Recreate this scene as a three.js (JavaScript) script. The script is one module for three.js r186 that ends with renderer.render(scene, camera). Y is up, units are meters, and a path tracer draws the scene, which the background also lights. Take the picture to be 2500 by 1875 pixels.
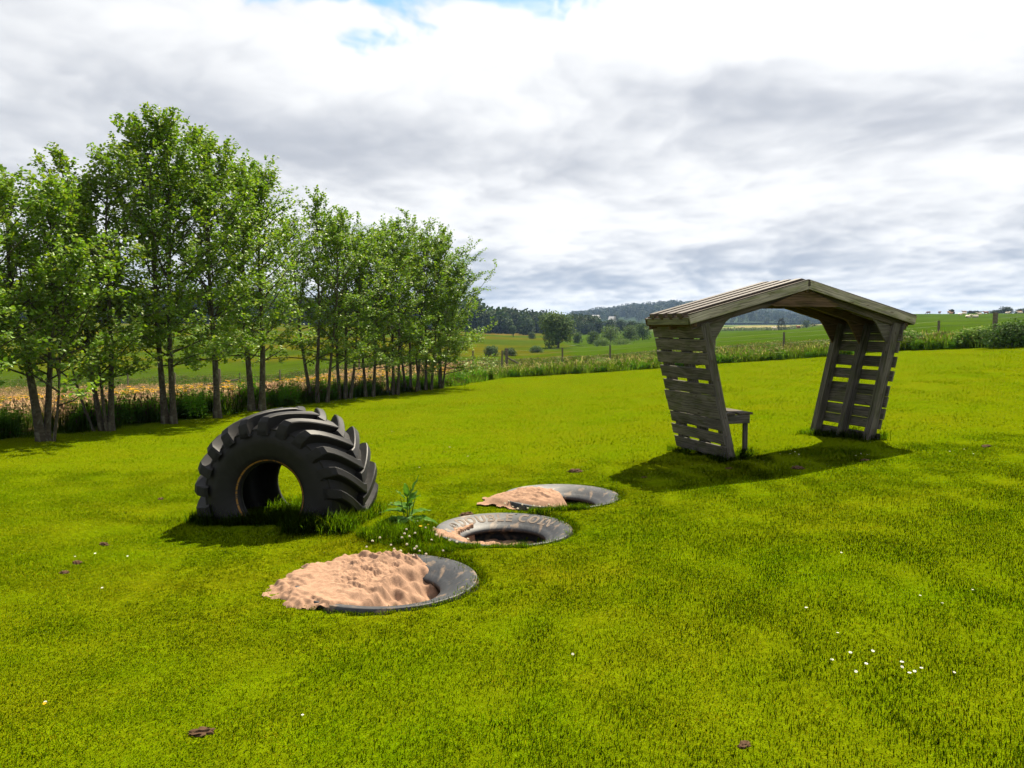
import * as THREE from 'three';
import { RoundedBoxGeometry } from 'three/addons/geometries/RoundedBoxGeometry.js';
import { mergeGeometries, toCreasedNormals } from 'three/addons/utils/BufferGeometryUtils.js';
import { TextGeometry } from 'three/addons/geometries/TextGeometry.js';
import { FontLoader } from 'three/addons/loaders/FontLoader.js';
import { createNoise2D, createNoise3D } from 'simplex-noise';

// ------------------------------------------------------------------ random numbers and noise
function rng(seed) { let a = seed >>> 0; return () => { a = (a + 0x6d2b79f5) | 0; let t = Math.imul(a ^ (a >>> 15), 1 | a); t = (t + Math.imul(t ^ (t >>> 7), 61 | t)) ^ t; return ((t ^ (t >>> 14)) >>> 0) / 4294967296; }; }
const R0 = rng(7), n2 = createNoise2D(rng(11)), n2b = createNoise2D(rng(12)), n3 = createNoise3D(rng(13));
const fbm2 = (x, y, o = 4, f = n2) => { let s = 0, a = 0.5; for (let i = 0; i < o; i++) { s += a * f(x, y); x = x * 2.03 + 17.1; y = y * 2.03 - 9.7; a *= 0.5; } return s; };
const lerp = (a, b, t) => a + (b - a) * t, clamp = (v, a = 0, b = 1) => Math.min(b, Math.max(a, v));
const sstep = (a, b, x) => { const t = clamp((x - a) / (b - a)); return t * t * (3 - 2 * t); };
const V = (x, y, z) => new THREE.Vector3(x, y, z);

// ------------------------------------------------------------------ camera, sky, sun, exposure
const scene = new THREE.Scene();
const EYE = 1.6, FOCAL = 2010;                                   // focal length in pixels of the 2500 x 1875 photograph
const camera = new THREE.PerspectiveCamera(2 * Math.atan(937.5 / FOCAL) * 180 / Math.PI, 4 / 3, 0.05, 9000);
camera.position.set(0, EYE, 0);
camera.rotation.x = -Math.atan(137.5 / FOCAL);
const renderer = new THREE.WebGLRenderer({ antialias: true });
renderer.setSize(1024, 768);
renderer.toneMapping = THREE.LinearToneMapping;
renderer.toneMappingExposure = 2.7;
renderer.shadowMap.enabled = true;
renderer.shadowMap.type = THREE.PCFSoftShadowMap;

const SUN_AZ = 25 * Math.PI / 180, SUN_EL = 51 * Math.PI / 180;
const sunDir = V(Math.sin(SUN_AZ) * Math.cos(SUN_EL), Math.sin(SUN_EL), -Math.cos(SUN_AZ) * Math.cos(SUN_EL));
const sun = new THREE.DirectionalLight(0xfff3dc, 4.8);
sun.position.copy(sunDir).multiplyScalar(120);
sun.castShadow = true; sun.shadow.radius = 1.4;
sun.shadow.mapSize.set(4096, 4096);
Object.assign(sun.shadow.camera, { left: -60, right: 60, top: 60, bottom: -60, near: 1, far: 400 });
scene.add(sun, sun.target);

const SKY_LEVEL = 0.41;
function makeSky() {
  const W = 4096, H = 2048, data = new Float32Array(W * H * 4);
  for (let j = 0; j < H; j++) {
    const el = ((j + 0.5) / H - 0.5) * Math.PI, y = Math.sin(el), ce = Math.cos(el);
    for (let i = 0; i < W; i++) {
      const o = (j * W + i) * 4; data[o + 3] = 1;
      if (el < -0.03) { data[o] = 0.30; data[o + 1] = 0.33; data[o + 2] = 0.34; continue; }
      const az = ((i + 0.5) / W - 0.5) * 2 * Math.PI, x = Math.cos(az) * ce, z = Math.sin(az) * ce;
      const k = 1 / (Math.max(y, 0) + 0.13), px = x * k, pz = z * k;
      // cloud field on a level layer: warped low frequencies, then soft billows
      const wx = n2(px * 0.45 + 3, pz * 0.45) * 0.4, wz = n2(px * 0.45 - 8, pz * 0.45 + 5) * 0.4;
      const big = fbm2(px * 0.42 + wx * 0.5 + 4.2, pz * 0.5 + wz * 0.5 + 1.7, 3);
      const mid = fbm2(px * 1.35 + wx * 1.2 + 20, pz * 1.15 + wz * 1.2, 4, n2b);
      const fine = fbm2(px * 4.4 + mid * 0.7, pz * 3.6 + wx * 1.5, 5);
      const bearing = Math.atan2(x, -z) * 180 / Math.PI, e = el * 180 / Math.PI;
      const bump = (b0, e0, sb, se, tilt = 0) => { const db = (bearing - b0) / sb, de = (e - e0 - tilt * (bearing - b0)) / se; return Math.exp(-db * db - de * de); };
      // breaks of blue in the deck
      let open = -0.22 - big * 0.5 - mid * 0.3;
      open += sstep(16, 40, e) * 0.10 + 1.15 * bump(-3, 23.1, 11, 2.2, -0.02) + 1.3 * bump(-15, 22.7, 6, 2.0) + 0.50 * bump(-9.6, 18.3, 3.0, 1.2) + 0.36 * bump(-5.4, 18.6, 1.8, 0.8) + 0.9 * bump(8.2, 10.3, 2.8, 0.6) - 0.6 * bump(0, 10, 60, 9.0);
      const blue = 0.9 * sstep(-0.05, 0.5, open + fine * 0.6 + mid * 0.3);
      // thickness of the deck: grey bases with bright edges
      const low = sstep(9, 1, e);
      let thick = 0.33 + big * 0.34 + mid * (0.44 + 0.25 * low) + fine * (0.24 + 0.22 * low);
      thick += 0.42 * bump(-16, 12.6, 18, 2.8, -0.05) + 0.50 * bump(15, 14.8, 13, 2.0, -0.13) + 0.36 * bump(27, 12.2, 9, 1.7, -0.05) + 0.34 * bump(-8, 12.0, 10, 2.0) - 0.34 * bump(2, 18.5, 26, 3.6) - 0.45 * bump(24, 21, 16, 5) + 0.40 * bump(12, 3.8, 30, 1.3) - 0.25 * bump(8, 1.3, 34, 0.9) - 0.16 * bump(10, 8.2, 26, 1.8) + 0.2 * bump(-30, 21, 9, 1.8) - 0.3 * bump(2.5, 5.6, 2.6, 0.9);
      const g = sstep(-0.15, 1.15, thick), glow = Math.max(0, x * sunDir.x + y * sunDir.y + z * sunDir.z);
      const lift = 1 + 0.22 * Math.pow(glow, 6);
      let r = lerp(0.95, 0.49 - 0.10 * low, g) * lift, gg = lerp(0.957, 0.52 - 0.06 * low, g) * lift, b = lerp(0.97, 0.58 - 0.01 * low, g) * lift;
      r = lerp(r, 0.28, blue); gg = lerp(gg, 0.62, blue); b = lerp(b, 0.97, blue);
      data[o] = r * SKY_LEVEL; data[o + 1] = gg * SKY_LEVEL; data[o + 2] = b * SKY_LEVEL;
    }
  }
  const t = new THREE.DataTexture(data, W, H, THREE.RGBAFormat, THREE.FloatType);
  t.mapping = THREE.EquirectangularReflectionMapping; t.magFilter = t.minFilter = THREE.LinearFilter; t.needsUpdate = true;
  return t;
}
scene.background = makeSky();
scene.environment = scene.background;
scene.fog = new THREE.FogExp2(0x9dbde8, 0.00012);

// ------------------------------------------------------------------ helpers: geometry, materials, naming
class Geo {
  constructor() { this.p = []; this.n = []; this.u = []; this.c = []; this.i = []; }
  get count() { return this.p.length / 3; }
  v(x, y, z, nx, ny, nz, u = 0, w = 0, c = [1, 1, 1]) { this.p.push(x, y, z); this.n.push(nx, ny, nz); this.u.push(u, w); this.c.push(c[0], c[1], c[2]); return this.p.length / 3 - 1; }
  tri(a, b, c) { this.i.push(a, b, c); }
  quad(a, b, c, d) { this.i.push(a, b, c, a, c, d); }
  tube(pts, radii, seg = 6, c = [1, 1, 1], cap = true) {
    let ref = V(0.31, 0.13, 0.94), prev = null; const N = pts.length; let len = 0;
    for (let k = 0; k < N; k++) {
      const t = (k < N - 1 ? pts[k + 1].clone().sub(pts[k]) : pts[k].clone().sub(pts[k - 1])).normalize();
      if (Math.abs(t.dot(ref)) > 0.95) ref = V(0.9, 0.2, -0.1);
      const a = ref.clone().addScaledVector(t, -ref.dot(t)).normalize(), b = t.clone().cross(a); ref = a;
      if (k) len += pts[k].distanceTo(pts[k - 1]);
      const row = []; const r = radii[k];
      for (let s = 0; s <= seg; s++) {
        const q = s / seg * 2 * Math.PI, cx = Math.cos(q), sx = Math.sin(q), nx = a.x * cx + b.x * sx, ny = a.y * cx + b.y * sx, nz = a.z * cx + b.z * sx;
        row.push(this.v(pts[k].x + nx * r, pts[k].y + ny * r, pts[k].z + nz * r, nx, ny, nz, s / seg * 0.5, len, c));
      }
      if (prev) for (let s = 0; s < seg; s++) this.quad(prev[s], prev[s + 1], row[s + 1], row[s]);
      if (cap && (k === 0 || k === N - 1)) { const m = this.v(pts[k].x, pts[k].y, pts[k].z, t.x * (k ? 1 : -1), t.y * (k ? 1 : -1), t.z * (k ? 1 : -1), 0, len, c); for (let s = 0; s < seg; s++) k ? this.tri(row[s], row[s + 1], m) : this.tri(row[s + 1], row[s], m); }
      prev = row;
    }
    return this;
  }
  build() {
    const g = new THREE.BufferGeometry();
    g.setAttribute('position', new THREE.BufferAttribute(new Float32Array(this.p), 3));
    g.setAttribute('normal', new THREE.BufferAttribute(new Float32Array(this.n), 3));
    g.setAttribute('uv', new THREE.BufferAttribute(new Float32Array(this.u), 2));
    g.setAttribute('color', new THREE.BufferAttribute(new Float32Array(this.c), 3));
    g.setIndex(new THREE.BufferAttribute(new Uint32Array(this.i), 1));
    return g;
  }
}
const taken = new Map();
function numbered(name) { const k = taken.get(name) ?? 0; taken.set(name, k + 1); return k ? name + '_' + String(k).padStart(3, '0') : name; }
function tag(o, label, category, group, kind) { o.userData.label = label; if (category) o.userData.category = category; if (group) o.userData.group = group; if (kind) o.userData.kind = kind; return o; }
function base(name, x, y, z, turn = 0) { const o = new THREE.Group(); o.name = numbered(name); o.position.set(x, y, z); o.rotation.y = turn; scene.add(o); return o; }
function mesh(name, geo, mat, parent) { const m = new THREE.Mesh(geo, mat); m.name = parent ? name : numbered(name); m.castShadow = m.receiveShadow = true; (parent ?? scene).add(m); return m; }
function copies(name, geo, mat, list, parent) {                      // list of [x, y, z, turn, scale, [r,g,b], scaleY?, lean?]
  const m = new THREE.InstancedMesh(geo, mat, list.length), q = new THREE.Quaternion(), e = new THREE.Euler(), s = V(1, 1, 1), p = V(0, 0, 0), M = new THREE.Matrix4(), c = new THREE.Color();
  list.forEach((d, k) => {
    e.set(d[7] ?? 0, d[3], d[8] ?? 0, 'YXZ'); q.setFromEuler(e); s.set(d[4], d[4] * (d[6] ?? 1), d[4]); p.set(d[0], d[1], d[2]);
    m.setMatrixAt(k, M.compose(p, q, s)); m.setColorAt(k, c.setRGB(d[5][0], d[5][1], d[5][2]));
  });
  m.name = parent ? name : numbered(name); m.castShadow = m.receiveShadow = true; m.userData.kind = 'stuff'; (parent ?? scene).add(m); return m;
}
function noiseTex(size, fn, srgb = false) {
  const d = new Uint8Array(size * size * 4);
  for (let j = 0; j < size; j++) for (let i = 0; i < size; i++) { const c = fn(i / size, j / size), o = (j * size + i) * 4; d[o] = clamp(c[0]) * 255; d[o + 1] = clamp(c[1]) * 255; d[o + 2] = clamp(c[2]) * 255; d[o + 3] = 255; }
  const t = new THREE.DataTexture(d, size, size); t.wrapS = t.wrapT = THREE.RepeatWrapping; t.magFilter = THREE.LinearFilter; t.minFilter = THREE.LinearMipmapLinearFilter; t.generateMipmaps = true; if (srgb) t.colorSpace = THREE.SRGBColorSpace; t.needsUpdate = true; return t;
}
const tile = (u, v, fu, fv, o = 4, s = 0) => {                        // periodic noise on the unit square
  let r = 0, a = 0.5; for (let k = 0; k < o; k++) { const A = u * 2 * Math.PI, B = v * 2 * Math.PI, ru = fu / 6.283, rv = fv / 6.283; r += a * n3(Math.cos(A) * ru + s + Math.cos(B) * rv * 0.7, Math.sin(A) * ru + Math.sin(B) * rv * 0.7, Math.cos(B) * rv - Math.sin(B) * rv * 0.33 + k * 7); fu *= 2; fv *= 2; a *= 0.5; } return r;
};
const leafMat = (over = {}) => new THREE.MeshPhysicalMaterial({ vertexColors: true, roughness: 0.95, transmission: 0.42, thickness: 0, side: THREE.DoubleSide, ...over });
const grassMat = leafMat({ transmission: 0.58, specularIntensity: 0.0 });
const foliageMat = leafMat({ clearcoat: 0.28, clearcoatRoughness: 0.36, specularIntensity: 0.4 });
const farLeafMat = leafMat({ transmission: 0.3, specularIntensity: 0.3 });

// ------------------------------------------------------------------ the lie of the land
const edge = [[-24, 4], [-15, -3], [-7.9, -12.4], [-6.5, -15.1], [-4.85, -20.8], [-2.5, -27], [-0.2, -36], [6.4, -35.2], [13.1, -34], [15.9, -34], [18.2, -29.5], [24, -22], [34, -10], [40, 6], [8, 9], [-14, 9]].map(([x, z]) => [x, z]);
function lawnDist(x, z) {                                            // signed distance to the lawn's edge, negative inside
  let d = 1e9, inside = false;
  for (let i = 0, j = edge.length - 1; i < edge.length; j = i++) {
    const [ax, az] = edge[j], [bx, bz] = edge[i], ex = bx - ax, ez = bz - az, t = clamp(((x - ax) * ex + (z - az) * ez) / (ex * ex + ez * ez));
    d = Math.min(d, Math.hypot(x - ax - ex * t, z - az - ez * t));
    if ((az > z) !== (bz > z) && x < (bx - ax) * (z - az) / (bz - az) + ax) inside = !inside;
  }
  return inside ? -d : d;
}
const lawnPlane = (x, z) => 0.078 * (0.5 * (Math.min(x, 45) + Math.hypot(Math.min(x, 45), 2)) - 1) - 0.022 * Math.max(0, Math.min(-z, 90) - 10);
const cols = [-180, -95, -54, -32, -18, -7.1, 0, 5.7, 11.3, 17.9, 25.3, 32, 60, 100, 180];
const rows = [10, 20, 35, 62, 80, 110, 160, 220, 300, 450, 700, 1100, 1800, 3400];
const table = [
  [0, -1, -1, -0.3, -0.3, -0.1, 0, 0.1, 0.2, 0.2, 0.3, 0.3, 0.8, 0.5, 0],
  [0, -1.5, -1.6, -0.55, -0.5, -0.2, -0.2, -0.05, 0.2, 0.3, 0.5, 0.6, 1.2, 0.5, 0],
  [0, -2, -2.4, -1.35, -1.3, -0.6, -0.5, -0.3, 0, 0.2, 0.6, 0.8, 1.8, 0.8, 0],
  [0, -2.6, -3.2, -2.95, -2.7, -1.3, -1.1, -0.8, -0.4, 0.18, 0.6, 0.9, 2, 1, 0],
  [0, -3, -3.4, -3.3, -3.0, -1.7, -1.5, -1.1, -0.5, 0.2, 0.8, 1.2, 2.5, 1.2, 0],
  [0, -2.5, -3.2, -3.3, -3.2, -2.2, -2.1, -1.5, -0.7, 0.23, 1.3, 1.9, 3, 1.5, 0],
  [0, -1, -2, -2.2, -2.4, -2.1, -2.4, -2.2, -0.95, 0.4, 2.2, 2.6, 4, 2, 0],
  [1, 1, 0, -0.4, -0.6, -1.1, -2.2, -2.8, -1.1, 0.6, 3.2, 3.5, 5.0, 3, 1],
  [2, 4, 2.5, 1.8, 1.6, 0.4, -1.7, -2.3, -1.4, 0.7, 4.6, 4.9, 6.5, 4, 2],
  [4, 8, 6, 5, 5, 2.7, -1.1, -1.1, -1.1, 0.0, 8.4, 8.2, 8.6, 5, 4],
  [6, 12, 11, 10, 10, 6, 1, 0.5, 0.9, 2.2, 8.0, 8.0, 8, 7, 6],
  [9, 16, 15, 15, 15, 11, 5, 4, 4, 5, 7, 7, 9, 9, 9],
  [14, 22, 22, 22, 22, 20, 14, 12, 12, 12, 13, 13, 14, 14, 14],
  [30, 40, 40, 40, 40, 38, 34, 30, 30, 30, 30, 30, 30, 30, 30],
];
function tableH(x, z) {
  const r = Math.hypot(x, z), b = Math.atan2(x, -z) * 180 / Math.PI;
  let i = 0; while (i < cols.length - 2 && b > cols[i + 1]) i++;
  let j = 0; while (j < rows.length - 2 && r > rows[j + 1]) j++;
  const u = sstep(0, 1, clamp((b - cols[i]) / (cols[i + 1] - cols[i]))), v = clamp((Math.log(Math.max(r, rows[0])) - Math.log(rows[j])) / (Math.log(rows[j + 1]) - Math.log(rows[j])));
  return lerp(lerp(table[j][i], table[j][i + 1], u), lerp(table[j + 1][i], table[j + 1][i + 1], u), v);
}
const blob = (x, z, cx, cz, sx, sz) => Math.exp(-(((x - cx) / sx) ** 2) - ((z - cz) / sz) ** 2);
const RINGS = [{ x: -0.80, z: -5.20, R: 0.585, r: 0.335 }, { x: -0.065, z: -6.44, R: 0.55, r: 0.33 }, { x: 0.46, z: -7.62, R: 0.555, r: 0.32 }];
const BIG = { x: -1.945, y: 0.20, z: -7.12, turn: -12 * Math.PI / 180 };
function H(x, z) {
  const d = lawnDist(x, z), w = sstep(0, 16, d), r = Math.hypot(x, z);
  let h = w >= 1 ? tableH(x, z) : w <= 0 ? lawnPlane(x, z) : lerp(lawnPlane(x, z), tableH(x, z), w);
  if (r < 12) { let off = 1; for (const t of RINGS) off = Math.min(off, sstep(t.R - 0.02, t.R + 0.16, Math.hypot(x - t.x, z - t.z))); h += off * (0.075 * blob(x, z, -0.72, -6.25, 0.42, 0.32) + 0.035 * blob(x, z, -0.15, -5.76, 0.40, 0.12) + 0.035 * blob(x, z, 0.35, -6.96, 0.45, 0.12)) + 0.03 * blob(x, z, -1.9, -6.6, 0.8, 0.25); }
  h += 0.006 * n2(x * 0.9, z * 0.9) + 0.018 * n2b(x * 0.27, z * 0.27) * sstep(2, 8, r);
  if (d > 2) h += (0.10 * fbm2(x * 0.13, z * 0.13, 3) + 0.35 * n2b(x * 0.017, z * 0.017) * sstep(60, 160, r)) * sstep(2, 30, d);
  return h;
}
const at = (px, d) => { const x = (px - 1250) / FOCAL * d; return { x, y: H(x, -d), z: -d }; };   // photograph column and depth to a place on the ground

// turf: fibres and tiny gaps of dead thatch, one tile is 0.9 m
const turfTex = noiseTex(1024, (u, v) => { const a = tile(u, v, 110, 110, 3, 5), b = tile(u, v, 14, 14, 4, 15), t = sstep(0.22, 0.5, tile(u, v, 70, 70, 2, 25)), k = 0.80 + 0.42 * a + 0.26 * b; return [k * lerp(1, 1.15, t), k * lerp(1, 0.72, t), k * lerp(1, 1.2, t)]; });
// ------------------------------------------------------------------ terrain beyond the lawn (one sheet to the horizon)
const soilTex = noiseTex(512, (u, v) => { const a = 0.5 + 0.5 * tile(u, v, 40, 40, 4), b = 0.5 + 0.5 * tile(u, v, 6, 6, 3, 40), k = 0.62 + 0.36 * a + 0.18 * (b - 0.5); return [k, k, k]; });
{
  const rr = [0]; for (let r = 0.8; r < 3600; r *= 1.035) rr.push(r);
  const bb = []; for (let b = -180; b < -66; b += 6) bb.push(b); for (let b = -66; b < 66; b += 0.55) bb.push(b); for (let b = 66; b <= 180; b += 6) bb.push(b);
  const g = new Geo();
  const field = (x, z, r, b) => {
    const k = fbm2(x * 0.02, z * 0.02, 4), s = fbm2(x * 0.15, z * 0.06, 3);
    let c = [0.048 + 0.015 * k, 0.088 + 0.02 * k, 0.003];
    const mow = (r0, r1, b0, b1, col) => { if (r > r0 && r < r1 && b > b0 && b < b1) c = col; };
    if (b < 4) { const yl = sstep(-0.25, 0.45, fbm2(x * 0.012 + 3, z * 0.02, 3)); c = [lerp(0.05, 0.10, yl), lerp(0.085, 0.092, yl), 0.003]; }
    mow(330, 460, -8, 1.5, [0.15, 0.115, 0.02]);
    mow(500, 640, 9, 30, [0.09, 0.12, 0.03]); mow(640, 760, 9, 18.5, [0.20, 0.21, 0.07]); mow(680, 900, 15, 30, [0.26, 0.22, 0.09]); mow(900, 1150, 5, 30, [0.13, 0.17, 0.05]);
    if (r < 75 && b < -3 && lawnDist(x, z) > 1) c = [0.20, 0.145, 0.065];
    return c.map((q) => q * (0.85 + 0.28 * s));
  };
  const idx = [];
  rr.forEach((r, j) => {
    idx.push(bb.map((b) => {
      const a = b * Math.PI / 180, x = Math.sin(a) * r, z = -Math.cos(a) * r, d = r < 60 ? lawnDist(x, z) : 50;
      return g.v(x, H(x, z) - 0.45 * sstep(0, -1.2, d), z, 0, 1, 0, x / 3.1, z / 3.1, field(x, z, r, b));
    }));
    if (j) for (let i = 0; i < bb.length - 1; i++) g.quad(idx[j - 1][i], idx[j - 1][i + 1], idx[j][i + 1], idx[j][i]);
  });
  const geo = g.build(); geo.computeVertexNormals();
  mesh('terrain', geo, new THREE.MeshPhysicalMaterial({ vertexColors: true, map: soilTex, roughness: 1, specularIntensity: 0.0, bumpMap: soilTex, bumpScale: 0.05 })).userData.kind = 'structure';
}

// ------------------------------------------------------------------ the mown lawn: soil sheet and blades
const dryness = (x, z) => {                                           // 0 lush .. 1 dry and yellow
  let k = 0.38 + 0.30 * fbm2(x * 0.33 + 5, z * 0.33, 4) + 0.16 * n2b(x * 1.7, z * 1.7) + 0.12 * n2(x * 5, z * 5);
  k += 0.30 * blob(x, z, -1.75, -5.3, 0.7, 0.5) + 0.35 * blob(x, z, -1.3, -6.2, 0.55, 0.35) + 0.45 * blob(x, z, 0.3, -5.3, 0.5, 0.5) + 0.25 * blob(x, z, 0.9, -7.4, 0.9, 0.6);
  return clamp(k);
};
{
  const span = (a, b, s) => { const o = []; const n = Math.max(1, Math.round((b - a) / s)); for (let i = 0; i < n; i++) o.push(a + (b - a) * i / n); return o; };
  const xs = [...span(-24, -9, 1), ...span(-9, -1.6, 0.28), ...span(-1.6, 1.2, 0.05), ...span(1.2, 20, 0.34), ...span(20, 41, 1.2)], ds = [...span(-9, 2, 0.9), ...span(2, 4.4, 0.2), ...span(4.4, 8.4, 0.05), ...span(8.4, 37, 0.3)];
  const g = new Geo(), id = xs.map(() => []);
  xs.forEach((x, i) => ds.forEach((d, j) => { const z = -d, k = dryness(x, z); let dip = 0; for (const t of RINGS) dip = Math.max(dip, sstep(t.R + 0.035, t.R - 0.03, Math.hypot(x - t.x, z - t.z))); id[i][j] = g.v(x, H(x, z) + 0.004 - 0.24 * dip, z, 0, 1, 0, x / 0.9, z / 0.9, [lerp(0.086, 0.136, k), lerp(0.146, 0.148, k), lerp(0.0006, 0.002, k)]); }));
  for (let i = 0; i < xs.length - 1; i++) for (let j = 0; j < ds.length - 1; j++) {
    const x = (xs[i] + xs[i + 1]) / 2, z = -(ds[j] + ds[j + 1]) / 2;
    if (lawnDist(x, z) > 0.1 || RINGS.some((t) => Math.hypot(x - t.x, z - t.z) < t.R - 0.075)) continue;
    g.quad(id[i][j], id[i + 1][j], id[i + 1][j + 1], id[i][j + 1]);
  }
  const geo = g.build(); geo.computeVertexNormals();
  mesh('lawn', geo, new THREE.MeshPhysicalMaterial({ vertexColors: true, map: turfTex, roughness: 1, specularIntensity: 0.0, bumpMap: turfTex, bumpScale: 0.010 })).userData.kind = 'structure';
}
function bladePatch(size, n, len, wid, seed, spreadTone = 0.3, lean = 0.75) {
  const r = rng(seed), g = new Geo(), gauss = () => (r() + r() + r() - 1.5) * 0.9;
  for (let k = 0; k < n; k++) {
    const x = gauss() * size, z = gauss() * size, a = r() * 6.283, L = len * (0.55 + 0.75 * r()), w = wid * (0.7 + 0.6 * r()), tilt = lean * (0.45 + 0.7 * r()), f = a + 1.57 + (r() - 0.5) * 0.8;
    const dx = Math.cos(f), dz = Math.sin(f), sx = Math.cos(a) * w / 2, sz = Math.sin(a) * w / 2;
    const mx = x + dx * L * 0.5 * Math.sin(tilt * 0.6), my = L * 0.55 * Math.cos(tilt * 0.6), mz = z + dz * L * 0.5 * Math.sin(tilt * 0.6), tx = mx + dx * L * 0.5 * Math.sin(tilt * 1.35), ty = my + L * 0.5 * Math.cos(tilt * 1.35), tz = mz + dz * L * 0.5 * Math.sin(tilt * 1.35);
    const tone = 1 + (r() - 0.5) * 2 * spreadTone, dry = r() < 0.1, c = dry ? [1.75 * tone, 1.1 * tone, 1.5 * tone] : [tone * (0.86 + 0.3 * r()), tone, tone * 0.9];
    const ny = 0.5, nx = -dx * 0.85, nz = -dz * 0.85;
    const b0 = g.v(x - sx, -0.008, z - sz, nx, ny, nz, 0, 0, c), b1 = g.v(x + sx, -0.008, z + sz, nx, ny, nz, 1, 0, c), m0 = g.v(mx - sx * 0.85, my, mz - sz * 0.85, nx, ny, nz, 0, 0.5, c), m1 = g.v(mx + sx * 0.85, my, mz + sz * 0.85, nx, ny, nz, 1, 0.5, c), t = g.v(tx, ty, tz, nx, ny, nz, 0.5, 1, c);
    g.quad(b0, b1, m1, m0); g.tri(m0, m1, t);
  }
  return g.build();
}
const lawnTint = (x, z, r) => { const k = dryness(x, z), j = 0.9 + 0.2 * r(); return [lerp(0.150, 0.275, k) * j, lerp(0.345, 0.355, k) * j, lerp(0.0008, 0.004, k) * j]; };
const bare = (x, z) => RINGS.some((t) => Math.hypot(x - t.x, z - t.z) < t.R - 0.015) || ((x + 1.02) / 0.55) ** 2 + ((z + 5.23) / 0.50) ** 2 + 0.30 * n2((x + 0.8) * 4, (z + 5.2) * 4) + 0.15 * n2(x * 9, z * 9) < 0.80 || ((x + 0.20) / 0.26) ** 2 + ((z + 7.66) / 0.30) ** 2 < 1;
function sow(name, d0, d1, cell, patches, seed, label, skip, thin) {
  const r = rng(seed), lists = patches.map(() => []);
  for (let d = d0; d < d1; d += cell) for (let x = -(0.70 * d + 1.6); x < 0.70 * d + 1.6; x += cell) {
    if (thin && r() > thin(d)) continue;
    const px = x + (r() - 0.5) * cell * 1.2, pz = -(d + (r() - 0.5) * cell * 1.2);
    if ((skip && skip(px, pz)) || lawnDist(px, pz) > -0.02 || bare(px, pz)) continue;
    const inTyre = Math.abs((px - BIG.x) * Math.cos(BIG.turn) - (pz - BIG.z) * Math.sin(BIG.turn)) < 0.6 && Math.abs((px - BIG.x) * Math.sin(BIG.turn) + (pz - BIG.z) * Math.cos(BIG.turn)) < 0.34;
    if (inTyre && Math.abs((px - BIG.x)) > 0.26) continue;
    lists[Math.floor(r() * patches.length)].push([px, H(px, pz), pz, r() * 6.283, 0.85 + 0.3 * r(), lawnTint(px, pz, r), 0.8 + 0.4 * r() + 0.25 * n2(px * 2.3, pz * 2.3)]);
  }
  lists.forEach((l, i) => tag(copies(name, patches[i], grassMat, l), label, 'grass', null, 'stuff'));
}
const nearBare = (x, z) => x > -2.3 && x < 1.5 && z < -4.1 && z > -8.7 && (RINGS.some((t) => { const q = Math.hypot(x - t.x, z - t.z); return q < t.R + 0.42; }) || (x < -0.9 && x > -2.3 && z > -5.95 && z < -4.5) || (x < 0 && x > -0.8 && z < -7 && z > -8.4));
sow('lawn_grass', 1.9, 9.5, 0.2, [bladePatch(0.30, 860, 0.013, 0.0030, 21, 0.32, 1.25), bladePatch(0.30, 860, 0.013, 0.0030, 22, 0.32, 1.25), bladePatch(0.30, 620, 0.019, 0.0032, 23, 0.32, 1.2)], 31, 'short mown green grass of the lawn around the tyres', nearBare, (d) => lerp(1, 0.5, sstep(4, 9.5, d)));
sow('lawn_grass', 4.1, 8.7, 0.06, [bladePatch(0.08, 66, 0.013, 0.0030, 28, 0.32, 1.25), bladePatch(0.08, 60, 0.017, 0.0031, 29, 0.32, 1.2)], 34, 'short mown green grass close around the sunken tyres', (x, z) => !nearBare(x, z));
sow('lawn_grass', 9.3, 20, 0.42, [bladePatch(0.70, 150, 0.016, 0.005, 24, 0.2, 1.35), bladePatch(0.70, 150, 0.016, 0.005, 25, 0.2, 1.35)], 32, 'short mown green grass of the lawn beyond the timber shelter', null, (d) => lerp(1, 0.7, sstep(9, 20, d)));
sow('lawn_grass', 19.5, 37, 1.0, [bladePatch(1.9, 260, 0.014, 0.008, 26, 0.2, 1.4), bladePatch(1.9, 260, 0.014, 0.008, 27, 0.2, 1.4)], 33, 'short mown yellow green grass at the far edge of the lawn');
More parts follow.
